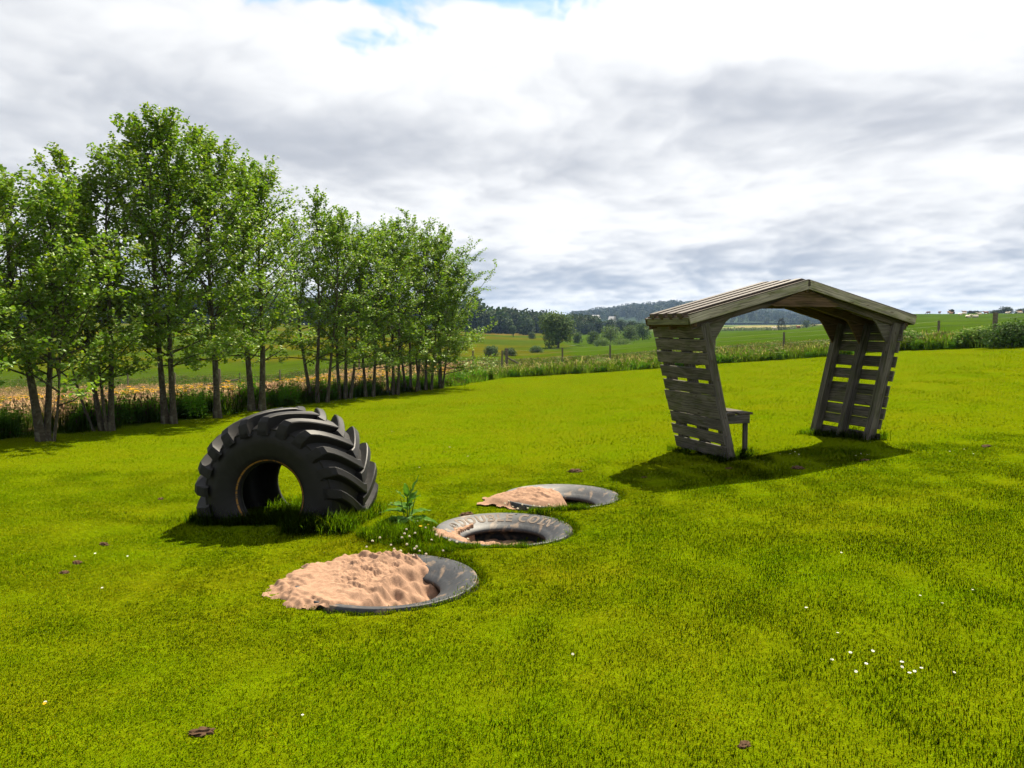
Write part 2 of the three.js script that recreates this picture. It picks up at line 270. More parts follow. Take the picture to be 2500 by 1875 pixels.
// longer grass the mower cannot reach: about the big tyre, the shelter's feet, the tyre rims and the weed
{
  const r = rng(41), list = [[], []], long = [bladePatch(0.09, 46, 0.15, 0.0055, 42, 0.3, 0.8), bladePatch(0.07, 40, 0.085, 0.005, 43, 0.3, 0.75)];
  const put = (k, x, z, sc, dk = 0.9) => { if (RINGS.some((t) => Math.hypot(x - t.x, z - t.z) < t.R + 0.03)) return; list[k].push([x, H(x, z), z, r() * 6.3, sc * (0.75 + 0.5 * r()), [0.17 * dk, 0.36 * dk, 0.004], 0.8 + 0.5 * r()]); };
  const c = Math.cos(BIG.turn), q = Math.sin(BIG.turn), tyre = (a, w) => [BIG.x + a * c + w * q, BIG.z - a * q + w * c];
  for (let k = 0; k < 130; k++) { const [x, z] = tyre((r() - 0.5) * 1.25, 0.38 + 0.14 * r() * r()); put(r() < 0.35 ? 0 : 1, x, z, 0.72); }
  for (let k = 0; k < 60; k++) { const [x, z] = tyre(0.25 + r() * 0.55, 0.40 + 0.26 * r()); put(0, x, z, 0.8); }
  for (let k = 0; k < 70; k++) { const [x, z] = tyre((r() - 0.5) * 0.46, (r() - 0.5) * 0.8); put(0, x, z, 0.7); }
  for (let k = 0; k < 70; k++) { const [x, z] = tyre(r() < 0.5 ? -0.66 - 0.08 * r() : 0.66 + 0.08 * r(), (r() - 0.5) * 0.75); put(1, x, z, 1); }
  for (let k = 0; k < 330; k++) { const a = r() * 6.3, d = Math.sqrt(r()); put(r() < 0.15 ? 0 : 1, -0.72 + Math.cos(a) * d * 0.46, -6.28 + Math.sin(a) * d * 0.36, 0.6); }
  for (let k = 0; k < 150; k++) put(1, -0.72 + r() * 0.85, -5.78 - 0.12 * r(), 0.42);
  for (let k = 0; k < 110; k++) put(1, -0.10 + r() * 0.75, -6.99 + 0.08 * (r() - 0.5), 0.55);
  for (let k = 0; k < 70; k++) put(1, -1.15 + r() * 0.5, -4.78 - 0.12 * r(), 0.6);
  const sh = (u, w) => [3.31 + u * Math.cos(0.311) + w * Math.sin(0.311), -9.3 - u * Math.sin(0.311) + w * Math.cos(0.311)];
  for (const s of [-1, 1]) for (let k = 0; k < 80; k++) { const [x, z] = sh(s * (0.94 + (r() - 0.5) * 0.34), 0.12 - 1.3 * r()); put(r() < 0.2 ? 0 : 1, x, z, 0.7); }
  for (let k = 0; k < 18; k++) { const [x, z] = sh(-0.66 + 0.08 * (r() - 0.5), -0.14 + 0.1 * (r() - 0.5)); put(1, x, z, 1); }
  list.forEach((l, i) => tag(copies('long_grass', long[i], grassMat, l), i ? 'tufts of unmown grass around the rims and posts' : 'tall tufts of unmown grass at the foot of the tractor tyre', 'grass', null, 'stuff'));
}

// ------------------------------------------------------------------ rubber
const rubberTex = noiseTex(512, (u, v) => { const k = 0.80 + 0.30 * tile(u, v, 8, 8, 5) + 0.1 * tile(u, v, 90, 90, 2, 9); return [k, k * 0.99, k * 0.985]; });
const rubberMat = new THREE.MeshPhysicalMaterial({ color: new THREE.Color().setRGB(0.013, 0.0125, 0.0125), map: rubberTex, roughness: 0.55, bumpMap: rubberTex, bumpScale: 0.0025, specularIntensity: 0.42 });
const dustyTex = noiseTex(512, (u, v) => { const d = sstep(0.10, 0.50, tile(u, v, 7, 7, 5, 3)), k = 0.82 + 0.35 * tile(u, v, 30, 30, 4, 5); return [lerp(0.036, 0.17, d) * k, lerp(0.039, 0.125, d) * k, lerp(0.045, 0.09, d) * k]; });
const dustyMat = new THREE.MeshPhysicalMaterial({ map: dustyTex, roughness: 0.55, bumpMap: rubberTex, bumpScale: 0.002, specularIntensity: 0.5 });
function revolve(profile, axis, seg = 96, uvScale = 1) {               // profile of [radius, along]
  const g = new Geo(); let len = 0; const rowsOf = [];
  profile.forEach(([r, w], k) => {
    if (k) len += Math.hypot(r - profile[k - 1][0], w - profile[k - 1][1]);
    const row = [];
    for (let s = 0; s <= seg; s++) { const a = s / seg * 2 * Math.PI, c = Math.cos(a) * r, q = Math.sin(a) * r; row.push(axis === 'z' ? g.v(c, q, w, 0, 0, 1, a * 0.6 * uvScale, len * uvScale) : g.v(c, w, -q, 0, 1, 0, a * 0.5 * uvScale, len * uvScale)); }
    rowsOf.push(row);
    if (k) for (let s = 0; s < seg; s++) g.quad(rowsOf[k - 1][s], rowsOf[k - 1][s + 1], row[s + 1], row[s]);
  });
  const geo = g.build(); geo.computeVertexNormals(); return geo;
}

// ------------------------------------------------------------------ the big tractor tyre standing in the ground
{
  const t = base('tractor_tyre', BIG.x, BIG.y, BIG.z, BIG.turn);
  t.scale.setScalar(1.045); tag(t, 'large black tractor tyre with chevron lugs standing half buried in the lawn', 'tyre');
  const crown = (w) => 0.622 - 0.30 * w * w;
  const half = [[0.622, 0], [crown(0.1), 0.1], [crown(0.2), 0.2], [0.590, 0.27], [0.566, 0.315], [0.552, 0.330], [0.549, 0.341], [0.541, 0.343], [0.538, 0.338], [0.530, 0.341], [0.50, 0.353], [0.46, 0.360], [0.42, 0.357], [0.385, 0.342], [0.360, 0.322], [0.352, 0.322], [0.345, 0.312], [0.325, 0.300], [0.314, 0.288], [0.310, 0.270], [0.318, 0.255], [0.35, 0.262], [0.42, 0.300], [0.50, 0.300], [0.56, 0.26], [0.59, 0.15], [0.595, 0]];
  for (const p of half) { p[1] *= 1.09; if (p[0] < 0.40) p[0] -= 0.046; }
  const prof = [...half.slice().reverse().map(([r, w]) => [r, -w]).slice(0), ...half.slice(1)];
  mesh('carcass', revolve(prof, 'z', 120), rubberMat, t);
  // paint left by the wheel rim on the bead
  const paintTex = noiseTex(256, (u, v) => { const k = sstep(-0.45, -0.05, tile(u, v, 22, 8, 4, 77)); return [lerp(0.03, 0.22, k), lerp(0.026, 0.105, k), lerp(0.022, 0.010, k)]; });
  mesh('bead_paint', revolve([[0.296, 0.3437], [0.2905, 0.3395], [0.285, 0.3353]], 'z', 96), new THREE.MeshStandardMaterial({ map: paintTex, roughness: 0.7 }), t);
  // one lug of each side, then copies round the tread
  const lug = (side) => {
    const st = [[0.378, 0.545, 0.50, -0.035], [0.368, 0.605, 0.50, -0.02], [0.345, 0.640, 0.52, 0.0], [0.29, 0.657, 0.55, 0.055], [0.22, 0.667, 0.57, 0.125], [0.15, 0.673, 0.59, 0.195], [0.08, 0.677, 0.60, 0.262], [0.02, 0.678, 0.60, 0.315], [-0.035, 0.676, 0.60, 0.345]];
    const P = st.map(([w, rt, rb, a], k) => {
      const th = k < 2 ? 0.040 : k > 7 ? 0.040 : 0.034, bt = th + 0.012;                  // half widths along the tread, metres
      const put = (r, da) => { const q = -(a + da / 0.64); return V(Math.cos(q + Math.PI / 2) * r, Math.sin(q + Math.PI / 2) * r, side * w * 1.09); };
      return [put(rb, -bt), put(rt - 0.006, -th - 0.002), put(rt, -th + 0.007), put(rt, th - 0.007), put(rt - 0.006, th + 0.002), put(rb, bt)];
    });
    const pos = [], quad = (a, b, c, d) => pos.push(...a.toArray(), ...b.toArray(), ...c.toArray(), ...a.toArray(), ...c.toArray(), ...d.toArray());
    for (let k = 0; k < P.length - 1; k++) for (let s = 0; s < 5; s++) side > 0 ? quad(P[k][s], P[k + 1][s], P[k + 1][s + 1], P[k][s + 1]) : quad(P[k][s], P[k][s + 1], P[k + 1][s + 1], P[k + 1][s]);
    for (const e of [P[0], P[P.length - 1]]) for (let s = 1; s < 4; s++) quad(e[0], e[s], e[s + 1], e[5]);
    const g = new THREE.BufferGeometry(); g.setAttribute('position', new THREE.BufferAttribute(new Float32Array(pos), 3));
    const uv = new Float32Array(pos.length / 3 * 2); for (let k = 0; k < pos.length / 3; k++) { uv[k * 2] = pos[k * 3] * 1.3 + pos[k * 3 + 2]; uv[k * 2 + 1] = pos[k * 3 + 1] * 1.3; }
    g.setAttribute('uv', new THREE.BufferAttribute(uv, 2));
    return toCreasedNormals(g, 0.3);
  };
  const shapes = { 1: lug(1), '-1': lug(-1) }, N = 21;
  for (const side of [1, -1]) for (let k = 0; k < N; k++) {
    const a = (k + (side > 0 ? 0 : 0.5)) / N * 2 * Math.PI;
    if (Math.sin(Math.PI / 2 + a) * 0.65 + BIG.y < -0.25) continue;
    const m = mesh('tread_lug', shapes[side], rubberMat, t); m.rotation.z = a;
  }
}

// ------------------------------------------------------------------ three tyres sunk flat in the lawn, and their sand
const sandTex = noiseTex(512, (u, v) => { const k = 0.86 + 0.45 * tile(u, v, 120, 120, 3) + 0.30 * tile(u, v, 10, 10, 4, 31); return [0.30 * k, 0.184 * k, 0.122 * k]; });
const sandMat = new THREE.MeshPhysicalMaterial({ map: sandTex, roughness: 1, specularIntensity: 0.15, bumpMap: sandTex, bumpScale: 0.006 });
function sunken(ring, label, mat) {
  const y = H(ring.x, ring.z) * 0 + lawnPlane(ring.x, ring.z), t = base('sunken_tyre', ring.x, y, ring.z); tag(t, label, 'tyre', null);
  const { R, r } = ring, q = (f) => lerp(r, R, f);
  mesh('carcass', revolve([[R - 0.02, -0.16], [R + 0.004, -0.06], [R + 0.002, -0.008], [q(0.965), 0.012], [q(0.94), 0.017], [q(0.92), 0.013], [q(0.74), 0.010], [q(0.5), -0.010], [q(0.3), -0.034], [q(0.20), -0.048], [q(0.17), -0.046], [q(0.09), -0.060], [r + 0.004, -0.068], [r, -0.080], [r + 0.004, -0.096], [q(0.2), -0.10], [q(0.6), -0.11], [q(0.85), -0.14], [q(0.88), -0.19], [q(0.6), -0.245], [q(0.1), -0.255], [r, -0.265]], 'y', 120), mat, t);
  return t;
}
function sandBed(name, label, ring, x0, x1, z0, z1, step, hf) {
  const g = new Geo(), nx = Math.round((x1 - x0) / step), nz = Math.round((z1 - z0) / step), id = [], y0 = lawnPlane(ring.x, ring.z);
  for (let j = 0; j <= nz; j++) { id.push([]); for (let i = 0; i <= nx; i++) { const u = lerp(x0, x1, i / nx), v = lerp(z0, z1, j / nz); const h = hf(u, v); id[j].push([g.v(u, y0 + h, v, 0, 1, 0, u * 1.9, v * 1.9), h]); } }
  for (let j = 0; j < nz; j++) for (let i = 0; i < nx; i++) { const a = id[j][i], b = id[j][i + 1], c = id[j + 1][i + 1], d = id[j + 1][i]; if (Math.min(a[1], b[1], c[1], d[1]) < -0.30) continue; g.quad(a[0], d[0], c[0], b[0]); }
  const geo = g.build(); geo.computeVertexNormals();
  const m = mesh(name, geo, sandMat); m.position.set(ring.x, 0, ring.z); return tag(m, label, 'sand');
}
const lumps = (() => { const r = rng(461), o = []; for (let k = 0; k < 620; k++) { const s = 0.008 + 0.030 * Math.pow(r(), 2.2); o.push([-0.75 + 1.4 * r(), -0.75 + 1.3 * r(), s, s * (0.35 + 0.5 * r())]); } return o; })();
const rubble = (u, v) => { const a = u + 0.012 * n2(u * 30, v * 30), b = v + 0.012 * n2b(u * 30, v * 30); let h = 0; for (const [x, z, s, t] of lumps) { const dx = a - x, dz = b - z; if (dx > -s && dx < s) { const q = 1 - (dx * dx + dz * dz) / (s * s); if (q > 0) h = Math.max(h, t * Math.sqrt(q)); } } return h; };
const clods = (u, v) => { const wu = u + 0.05 * n2(u * 6, v * 6), wv = v + 0.05 * n2b(u * 6 + 3, v * 6), f = fbm2(wu * 5 + 2, wv * 5, 3), b = Math.abs(n2b(wu * 17 + 4, wv * 19)), c = Math.abs(n2(wu * 41, wv * 37)), e = n2b(u * 90, v * 90), m = 0.35 + 0.65 * sstep(-0.3, 0.4, n2(u * 3.3 + 8, v * 3.3)); return 0.040 * f + m * (0.016 * (b - 0.3) + 0.010 * (c - 0.3)) + 0.004 * e + 0.9 * rubble(u, v) - 0.008; };
{
  sunken(RINGS[0], 'grey sunken tyre with its hole mostly filled by heaped pink sand', dustyMat);
  sandBed('sand_heap', 'churned pinkish sand heaped over the hole of the sunken tyre and spilling on the grass', RINGS[0], -1.12, 0.62, -0.74, 0.52, 0.009, (u, v) => {
    const r = Math.hypot(u, v);
    const heap = 0.050 * blob(u, v, -0.12, -0.47, 0.24, 0.15) + 0.016 * blob(u, v, -0.16, -0.04, 0.30, 0.40) + 0.012 * blob(u, v, 0.10, -0.50, 0.26, 0.12);
    const out = ((u + 0.17) / 0.50) ** 2 + ((v + 0.03) / (v > -0.03 ? 0.66 : 0.52)) ** 2 + 0.30 * n2(u * 4, v * 4) + 0.12 * n2b(u * 13, v * 13);   // over 1: past the ragged edge of the spill
    const cut = sstep(-0.10, 0.30, u * 0.9 + 0.32 * v - 0.02 + 0.05 * n2(u * 7, v * 7)) * sstep(-0.44, -0.18, v + 0.15 * u + 0.05 * n2(u * 8, 3));     // falls into the open hole
    const lip = sstep(0.26, 0.42, v + 0.85 * u + 0.03 * n2(u * 9, v * 9)) + sstep(0.30, 0.52, u + 0.10 * n2(u * 6, v * 6));             // bare rubber of the near rim and the far end
    const rough = sstep(0.006, 0.016, heap);
    let h = 0.012 + heap + clods(u, v) * (0.12 + 0.75 * rough) - 0.20 * cut - 0.10 * clamp(lip);
    if (r > 0.46) h = lerp(h, 0.036 + 0.6 * heap + 0.2 * clods(u, v) - 0.26 * cut - 0.1 * clamp(lip), sstep(0.46, 0.56, r)) - 0.05 * sstep(0.55, 1.1, out);
    if (r < RINGS[0].r + 0.1) h = Math.max(h, -0.21 + 0.02 * n2(u * 8, v * 8));
    if (r > 0.60 && (h < -0.045 || out > 1.25)) return -0.4;
    return h;
  });
  const t2 = sunken(RINGS[1], 'grey sunken tyre with raised lettering on its sidewall beside the leafy weed', dustyMat);
  // raised lettering on the sidewall, bent round the ring
  const font = await new FontLoader().loadAsync('fonts/droid/droid_sans_bold.typeface.json');
  const ring = RINGS[1], rm = lerp(ring.r, ring.R, 0.36), tall = 0.088, letterMat = new THREE.MeshStandardMaterial({ color: new THREE.Color().setRGB(0.145, 0.110, 0.082), roughness: 0.85 });
  const bend = (geo) => { const p = geo.attributes.position; for (let k = 0; k < p.count; k++) { const a = p.getX(k) / rm, r = rm + p.getY(k), f = (r - ring.r) / (ring.R - ring.r); p.setXYZ(k, Math.sin(a) * r, (f < 0.5 ? lerp(-0.034, -0.010, (f - 0.3) / 0.2) : lerp(-0.010, 0.010, (f - 0.5) / 0.24)) - 0.0015 + p.getZ(k), -Math.cos(a) * r); } geo.computeVertexNormals(); return geo; };
  const letters = []; let pen = 0;
  for (const ch of 'DOUBLE COIN') {
    if (ch === ' ') { pen += 0.034; continue; }
    const g = new TextGeometry(ch, { font, size: tall, depth: 0.004, curveSegments: 4, bevelEnabled: false }); g.scale(1.05, 1, 1); g.computeBoundingBox();
    const w = g.boundingBox.max.x - g.boundingBox.min.x; g.translate(pen - g.boundingBox.min.x, 0, 0); pen += w + 0.015; letters.push(g);
  }
  const shift = -pen / 2 + 0.02;
  for (const g of letters) { g.translate(shift, 0, 0); mesh('letter', bend(g), letterMat, t2); }
  const mark = mergeGeometries([new THREE.TorusGeometry(0.034, 0.0035, 5, 28), new THREE.TorusGeometry(0.018, 0.003, 5, 20)].map((g) => { g.deleteAttribute('uv'); return g; })); mark.translate(shift - 0.07, 0.034, 0.003);
  mesh('round_emblem', bend(mark), letterMat, t2);
  sandBed('sand_bed', 'low pink sand lying in and beside the lettered sunken tyre', ring, -0.66, 0.40, -0.42, 0.46, 0.014, (u, v) => {
    const r = Math.hypot(u, v); let h = r < ring.r + 0.06 ? -0.175 + 0.07 * blob(u, v, -0.22, 0.05, 0.2, 0.25) + clods(u, v) * 0.5 : -0.4;
    return Math.max(h, 0.055 * blob(u, v, -0.55, 0.10, 0.13, 0.17) + 0.035 * blob(u, v, -0.40, 0.22, 0.14, 0.12) + clods(u, v) * 0.35 - 0.030 - (r < ring.r + 0.03 ? 0.12 : 0) - (u > -0.25 && v < 0.3 ? 0.2 : 0));
  });
  sunken(RINGS[2], 'grey tyre sunk in the lawn furthest along towards the timber shelter, sand on one side', dustyMat);
  sandBed('sand_heap', 'small pale pink sand heap on the side of the sunken tyre near the shelter', RINGS[2], -0.95, 0.42, -0.55, 0.48, 0.014, (u, v) => {
    const r = Math.hypot(u, v), heap = 0.075 * blob(u, v, -0.20, -0.02, 0.20, 0.28) + 0.05 * blob(u, v, -0.42, 0.05, 0.3, 0.26);
    let h = heap * 0.8 - 0.004 - 0.035 * sstep(0.034, 0.016, heap) + clods(u, v) * sstep(0.02, 0.06, heap) * 0.6 - 0.25 * sstep(-0.02, 0.2, u);
    if (r < RINGS[2].r + 0.1) h = Math.max(h, -0.20); else if (heap < 0.014 + 0.01 * n2(u * 7, v * 7)) return -0.4;
    return h;
  });
}

// ------------------------------------------------------------------ timber shelter
const woodTex = noiseTex(1024, (u, v) => {                             // grain along u; one tile is 1.6 m by 0.8 m
  const warp = 0.018 * tile(u, v, 3, 2, 3, 50), g = tile(u, v + warp, 2, 60, 4, 60), ring = 0.5 + 0.5 * Math.sin((v + warp * 2.2) * 6.2832 * 26 + 4 * tile(u, v, 2, 3, 2, 70));
  const knot = tile(u, v, 9, 18, 1, 90), kk = sstep(0.40, 0.47, knot), algae = sstep(-0.05, 0.35, tile(u, v, 5, 7, 4, 99)), k = 0.80 + 0.66 * g + 0.22 * (ring - 0.5) + 0.3 * tile(u, v, 4, 5, 3, 111);
  return [lerp(lerp(0.200, 0.150, algae) * k, 0.06, kk), lerp(lerp(0.178, 0.146, algae) * k, 0.045, kk), lerp(lerp(0.146, 0.090, algae) * k, 0.03, kk)];
});
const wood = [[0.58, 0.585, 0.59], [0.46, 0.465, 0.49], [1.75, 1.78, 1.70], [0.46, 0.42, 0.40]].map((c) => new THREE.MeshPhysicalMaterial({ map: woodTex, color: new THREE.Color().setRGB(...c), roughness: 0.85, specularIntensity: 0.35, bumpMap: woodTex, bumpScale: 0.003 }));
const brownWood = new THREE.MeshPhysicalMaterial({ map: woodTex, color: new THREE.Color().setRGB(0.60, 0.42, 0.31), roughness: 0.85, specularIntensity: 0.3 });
const greenWood = new THREE.MeshPhysicalMaterial({ map: woodTex, color: new THREE.Color().setRGB(0.62, 0.72, 0.42), roughness: 0.9, specularIntensity: 0.3, bumpMap: woodTex, bumpScale: 0.003 });
const slickWood = new THREE.MeshPhysicalMaterial({ map: woodTex, color: new THREE.Color().setRGB(0.62, 0.60, 0.62), roughness: 0.42, specularIntensity: 1, bumpMap: woodTex, bumpScale: 0.0015, clearcoat: 0.25, clearcoatRoughness: 0.35 });
const shadedRibWood = new THREE.MeshPhysicalMaterial({ map: woodTex, color: new THREE.Color().setRGB(0.34, 0.27, 0.24), roughness: 0.6, specularIntensity: 0.6, bumpMap: woodTex, bumpScale: 0.002 });  // same roof timber tinted darker: shade of the raised board sides painted in
let boardNo = 0;
function board(name, L, W, T, mat, parent, warp = 0.004) {             // length along x, width along y, thickness along z
  const g = new RoundedBoxGeometry(L, W, T, 1, Math.min(0.005, T * 0.25)), p = g.attributes.position, n = g.attributes.normal, uv = g.attributes.uv, s = ++boardNo * 0.377;
  for (let k = 0; k < p.count; k++) {
    const x = p.getX(k), y = p.getY(k), z = p.getZ(k), ax = Math.abs(n.getX(k)), ay = Math.abs(n.getY(k)), az = Math.abs(n.getZ(k));
    const across = az > ay && az > ax ? y : ay > ax ? z + W : z + 2 * W;
    uv.setXY(k, ax > ay && ax > az ? y / 6 + s : x / 1.6 + s, across / 0.8 + s * 1.7);
    p.setXYZ(k, x, y + Math.sin(s * 9 + x) * warp * 0.6, z + Math.sin(s * 5) * warp * (x / L));
  }
  return mesh(name, g, mat, parent);
}
function beam(name, a, b, W, T, mat, parent, roll = V(0, 0, 1)) {      // from a to b; thickness along roll
  const d = b.clone().sub(a), m = board(name, d.length(), W, T, mat, parent, 0.001), x = d.normalize(), z = roll.clone().addScaledVector(x, -roll.dot(x)).normalize(), y = z.clone().cross(x);
  m.quaternion.setFromRotationMatrix(new THREE.Matrix4().makeBasis(x, y, z)); m.position.copy(a.clone().add(b).multiplyScalar(0.5)); return m;
}
{
  const S = base('timber_shelter', 3.31, 0.237, -9.3, 0.311);
  tag(S, 'grey weathered open timber shelter with leaning slatted walls and a pitched board roof', 'shelter');
  const wb = 0.944, wt = 1.281, hp = 1.392, D = 1.03, ridge = 1.895, we = 1.5, he = 1.5, lean = Math.atan2(wt - wb, hp);
  const rafterY = (x) => ridge - 0.135 - (ridge - he) / we * Math.abs(x);
  for (const s of [-1, 1]) {
    const foot = (k) => V(s * (wb - 0.242 * 0.25), -0.25, k), head = (k) => V(s * (wt + 0.004), hp + 0.02, k);
    for (const [i, z] of [-0.05, -D / 2, -D + 0.03].entries()) beam('post', foot(z), head(z), 0.10, i === 1 ? 0.085 : 0.095, wood[i === 1 ? 1 : 0], S);
    // slats on the outside of the posts, measured down the slope from the top
    const slats = s < 0 ? [[0, 0.135], [0.142, 0.275], [0.303, 0.437], [0.472, 0.607], [0.650, 0.776], [0.780, 0.905], [0.910, 1.042], [1.047, 1.175], [1.212, 1.335], [1.362, 1.50]] : [[-0.03, 0.085], [0.09, 0.178], [0.188, 0.318], [0.365, 0.495], [0.540, 0.665], [0.715, 0.842], [0.850, 0.980], [0.990, 1.118], [1.128, 1.245], [1.288, 1.50]];
    slats.forEach(([a, b], k) => {
      const c = (a + b) / 2, m = board('slat', D + 0.11, b - a, 0.022, wood[[0, 0, 0, 1, 1, 0, 0, 1, 0, 1][(k + (s > 0 ? 4 : 0)) % 10]], S, 0.006);
      const up = V(s * Math.sin(lean), Math.cos(lean), 0), out = V(s * Math.cos(lean), -Math.sin(lean), 0), top = V(s * wt, hp, 0);
      const p = top.addScaledVector(up, -c).addScaledVector(out, 0.0635);
      m.quaternion.setFromRotationMatrix(new THREE.Matrix4().makeBasis(V(0, 0, -s), up, out)); m.position.set(p.x, p.y, -D / 2 - 0.02 + 0.012 * Math.sin(k * 2.1));
    });
    // rafters, knee gussets
    for (const [i, z] of [-0.05, -D / 2, -D + 0.03].entries()) {
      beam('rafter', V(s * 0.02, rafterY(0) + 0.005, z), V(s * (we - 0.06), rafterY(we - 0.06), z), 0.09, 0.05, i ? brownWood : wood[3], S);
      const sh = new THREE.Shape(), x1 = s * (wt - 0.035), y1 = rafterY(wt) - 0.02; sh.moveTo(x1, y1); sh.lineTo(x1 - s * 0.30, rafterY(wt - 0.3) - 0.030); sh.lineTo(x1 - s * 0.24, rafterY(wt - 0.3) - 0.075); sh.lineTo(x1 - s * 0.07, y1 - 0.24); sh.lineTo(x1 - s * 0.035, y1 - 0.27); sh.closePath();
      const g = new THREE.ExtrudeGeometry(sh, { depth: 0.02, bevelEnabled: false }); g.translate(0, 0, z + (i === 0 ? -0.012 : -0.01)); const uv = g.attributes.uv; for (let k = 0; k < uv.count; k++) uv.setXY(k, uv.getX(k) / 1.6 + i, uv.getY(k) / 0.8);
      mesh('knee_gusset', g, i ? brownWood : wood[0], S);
    }
    // roof boards run from ridge to eave, every second one lying over its neighbours
    const slope = Math.atan2(ridge - he, we), dir = V(s * Math.cos(slope), -Math.sin(slope), 0), nrm = V(s * Math.sin(slope), Math.cos(slope), 0), L = we / Math.cos(slope), front = 0.03, nB = 9, pitch = 0.107;
    for (let k = 0; k < nB; k++) {
      const over = k % 2 === 1, z = front - 0.02 - pitch * (k + 0.45), m = board('roof_board', L + (over ? 0.035 : 0.01) + 0.01 * Math.sin(k * 3.3), over ? 0.112 : 0.150, over ? 0.050 : 0.022, over ? shadedRibWood : slickWood, S, 0.001);
      const p = V(0, ridge - 0.035, z).addScaledVector(dir, L / 2).addScaledVector(nrm, over ? 0.036 : -0.0025);
      m.quaternion.setFromRotationMatrix(new THREE.Matrix4().makeBasis(dir, V(0, 0, -1).multiplyScalar(s), nrm)); m.position.copy(p);
    }
    beam('barge_board', V(0, ridge - 0.052, front + 0.008), V(s * we, he - 0.052, front + 0.008), 0.098, 0.022, wood[2], S).position.z += 0.003 * s;
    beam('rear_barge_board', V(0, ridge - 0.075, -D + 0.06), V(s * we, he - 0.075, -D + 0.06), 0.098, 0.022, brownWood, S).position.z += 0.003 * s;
    beam('barge_strip', V(0, ridge + 0.003, front - 0.006), V(s * (we + 0.012), he + 0.003, front - 0.006), 0.014, 0.040, wood[3], S);
    // eave boards: a dark upper strip and a mossy fascia below it
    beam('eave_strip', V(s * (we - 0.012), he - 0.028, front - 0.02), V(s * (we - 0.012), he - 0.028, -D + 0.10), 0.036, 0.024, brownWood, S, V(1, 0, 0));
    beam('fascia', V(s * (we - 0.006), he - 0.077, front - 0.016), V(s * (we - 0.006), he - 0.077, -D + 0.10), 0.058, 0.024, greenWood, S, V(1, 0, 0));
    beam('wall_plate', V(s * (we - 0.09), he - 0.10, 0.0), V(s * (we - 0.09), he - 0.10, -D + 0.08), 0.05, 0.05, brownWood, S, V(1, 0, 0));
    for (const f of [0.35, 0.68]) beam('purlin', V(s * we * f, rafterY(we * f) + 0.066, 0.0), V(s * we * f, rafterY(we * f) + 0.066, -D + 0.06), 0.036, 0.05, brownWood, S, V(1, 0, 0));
  }
  for (const z of [-0.018, -D / 2 + 0.03, -D + 0.06]) {                                     // collar gussets under the ridge
    const sh = new THREE.Shape(); const y = (x) => rafterY(x) - 0.02; sh.moveTo(-0.46, y(0.46)); sh.lineTo(0, y(0) + 0.06); sh.lineTo(0.46, y(0.46)); sh.lineTo(0.40, y(0.46) - 0.02); sh.lineTo(-0.40, y(0.46) - 0.02); sh.closePath();
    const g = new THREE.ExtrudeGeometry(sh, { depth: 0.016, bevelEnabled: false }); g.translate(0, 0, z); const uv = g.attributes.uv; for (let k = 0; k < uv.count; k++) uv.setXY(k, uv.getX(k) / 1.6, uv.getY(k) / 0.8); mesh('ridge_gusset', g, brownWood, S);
  }
  beam('ridge_cap', V(0, ridge - 0.045, 0.054), V(0, ridge - 0.045, -D + 0.05), 0.05, 0.03, wood[3], S, V(1, 0, 0));
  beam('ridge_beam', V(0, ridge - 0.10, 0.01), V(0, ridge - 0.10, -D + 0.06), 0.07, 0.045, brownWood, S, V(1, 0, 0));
  // bench along one wall
  const seatY = 0.405, xi = -wb - 0.06, xo = -wb + 0.30;
  for (const [i, c] of [0.2, 0.8].entries()) { const m = beam('bench_plank', V(lerp(xi, xo, c) - 0.0 + (i ? 0.012 : 0), seatY, -0.075), V(lerp(xi, xo, c) + (i ? 0.012 : 0), seatY, -D + 0.06), 0.024, 0.182, wood[3], S, V(1, 0, 0)); }
  for (const z of [-0.105, -D + 0.10]) {
    beam('bench_rail', V(xi + 0.04, seatY - 0.063, z), V(xo, seatY - 0.063, z), 0.098, 0.032, wood[0], S);
    beam('bench_leg', V(xo - 0.026, -0.22, z - 0.037), V(xo - 0.026, seatY - 0.014, z - 0.037), 0.05, 0.04, wood[1], S);
  }
  for (const s of [-1, 1]) for (let k = 0; k < 6; k++) {                                    // bolt heads on the front posts
    const f = 0.12 + 0.15 * k, g = new THREE.CylinderGeometry(0.007, 0.007, 0.004, 8); g.rotateX(Math.PI / 2);
    mesh('bolt_head', g, brownWood, S).position.set(s * lerp(wb, wt, f) + (k % 2 ? 0.02 : -0.015), f * hp, 0.0000);
  }
}

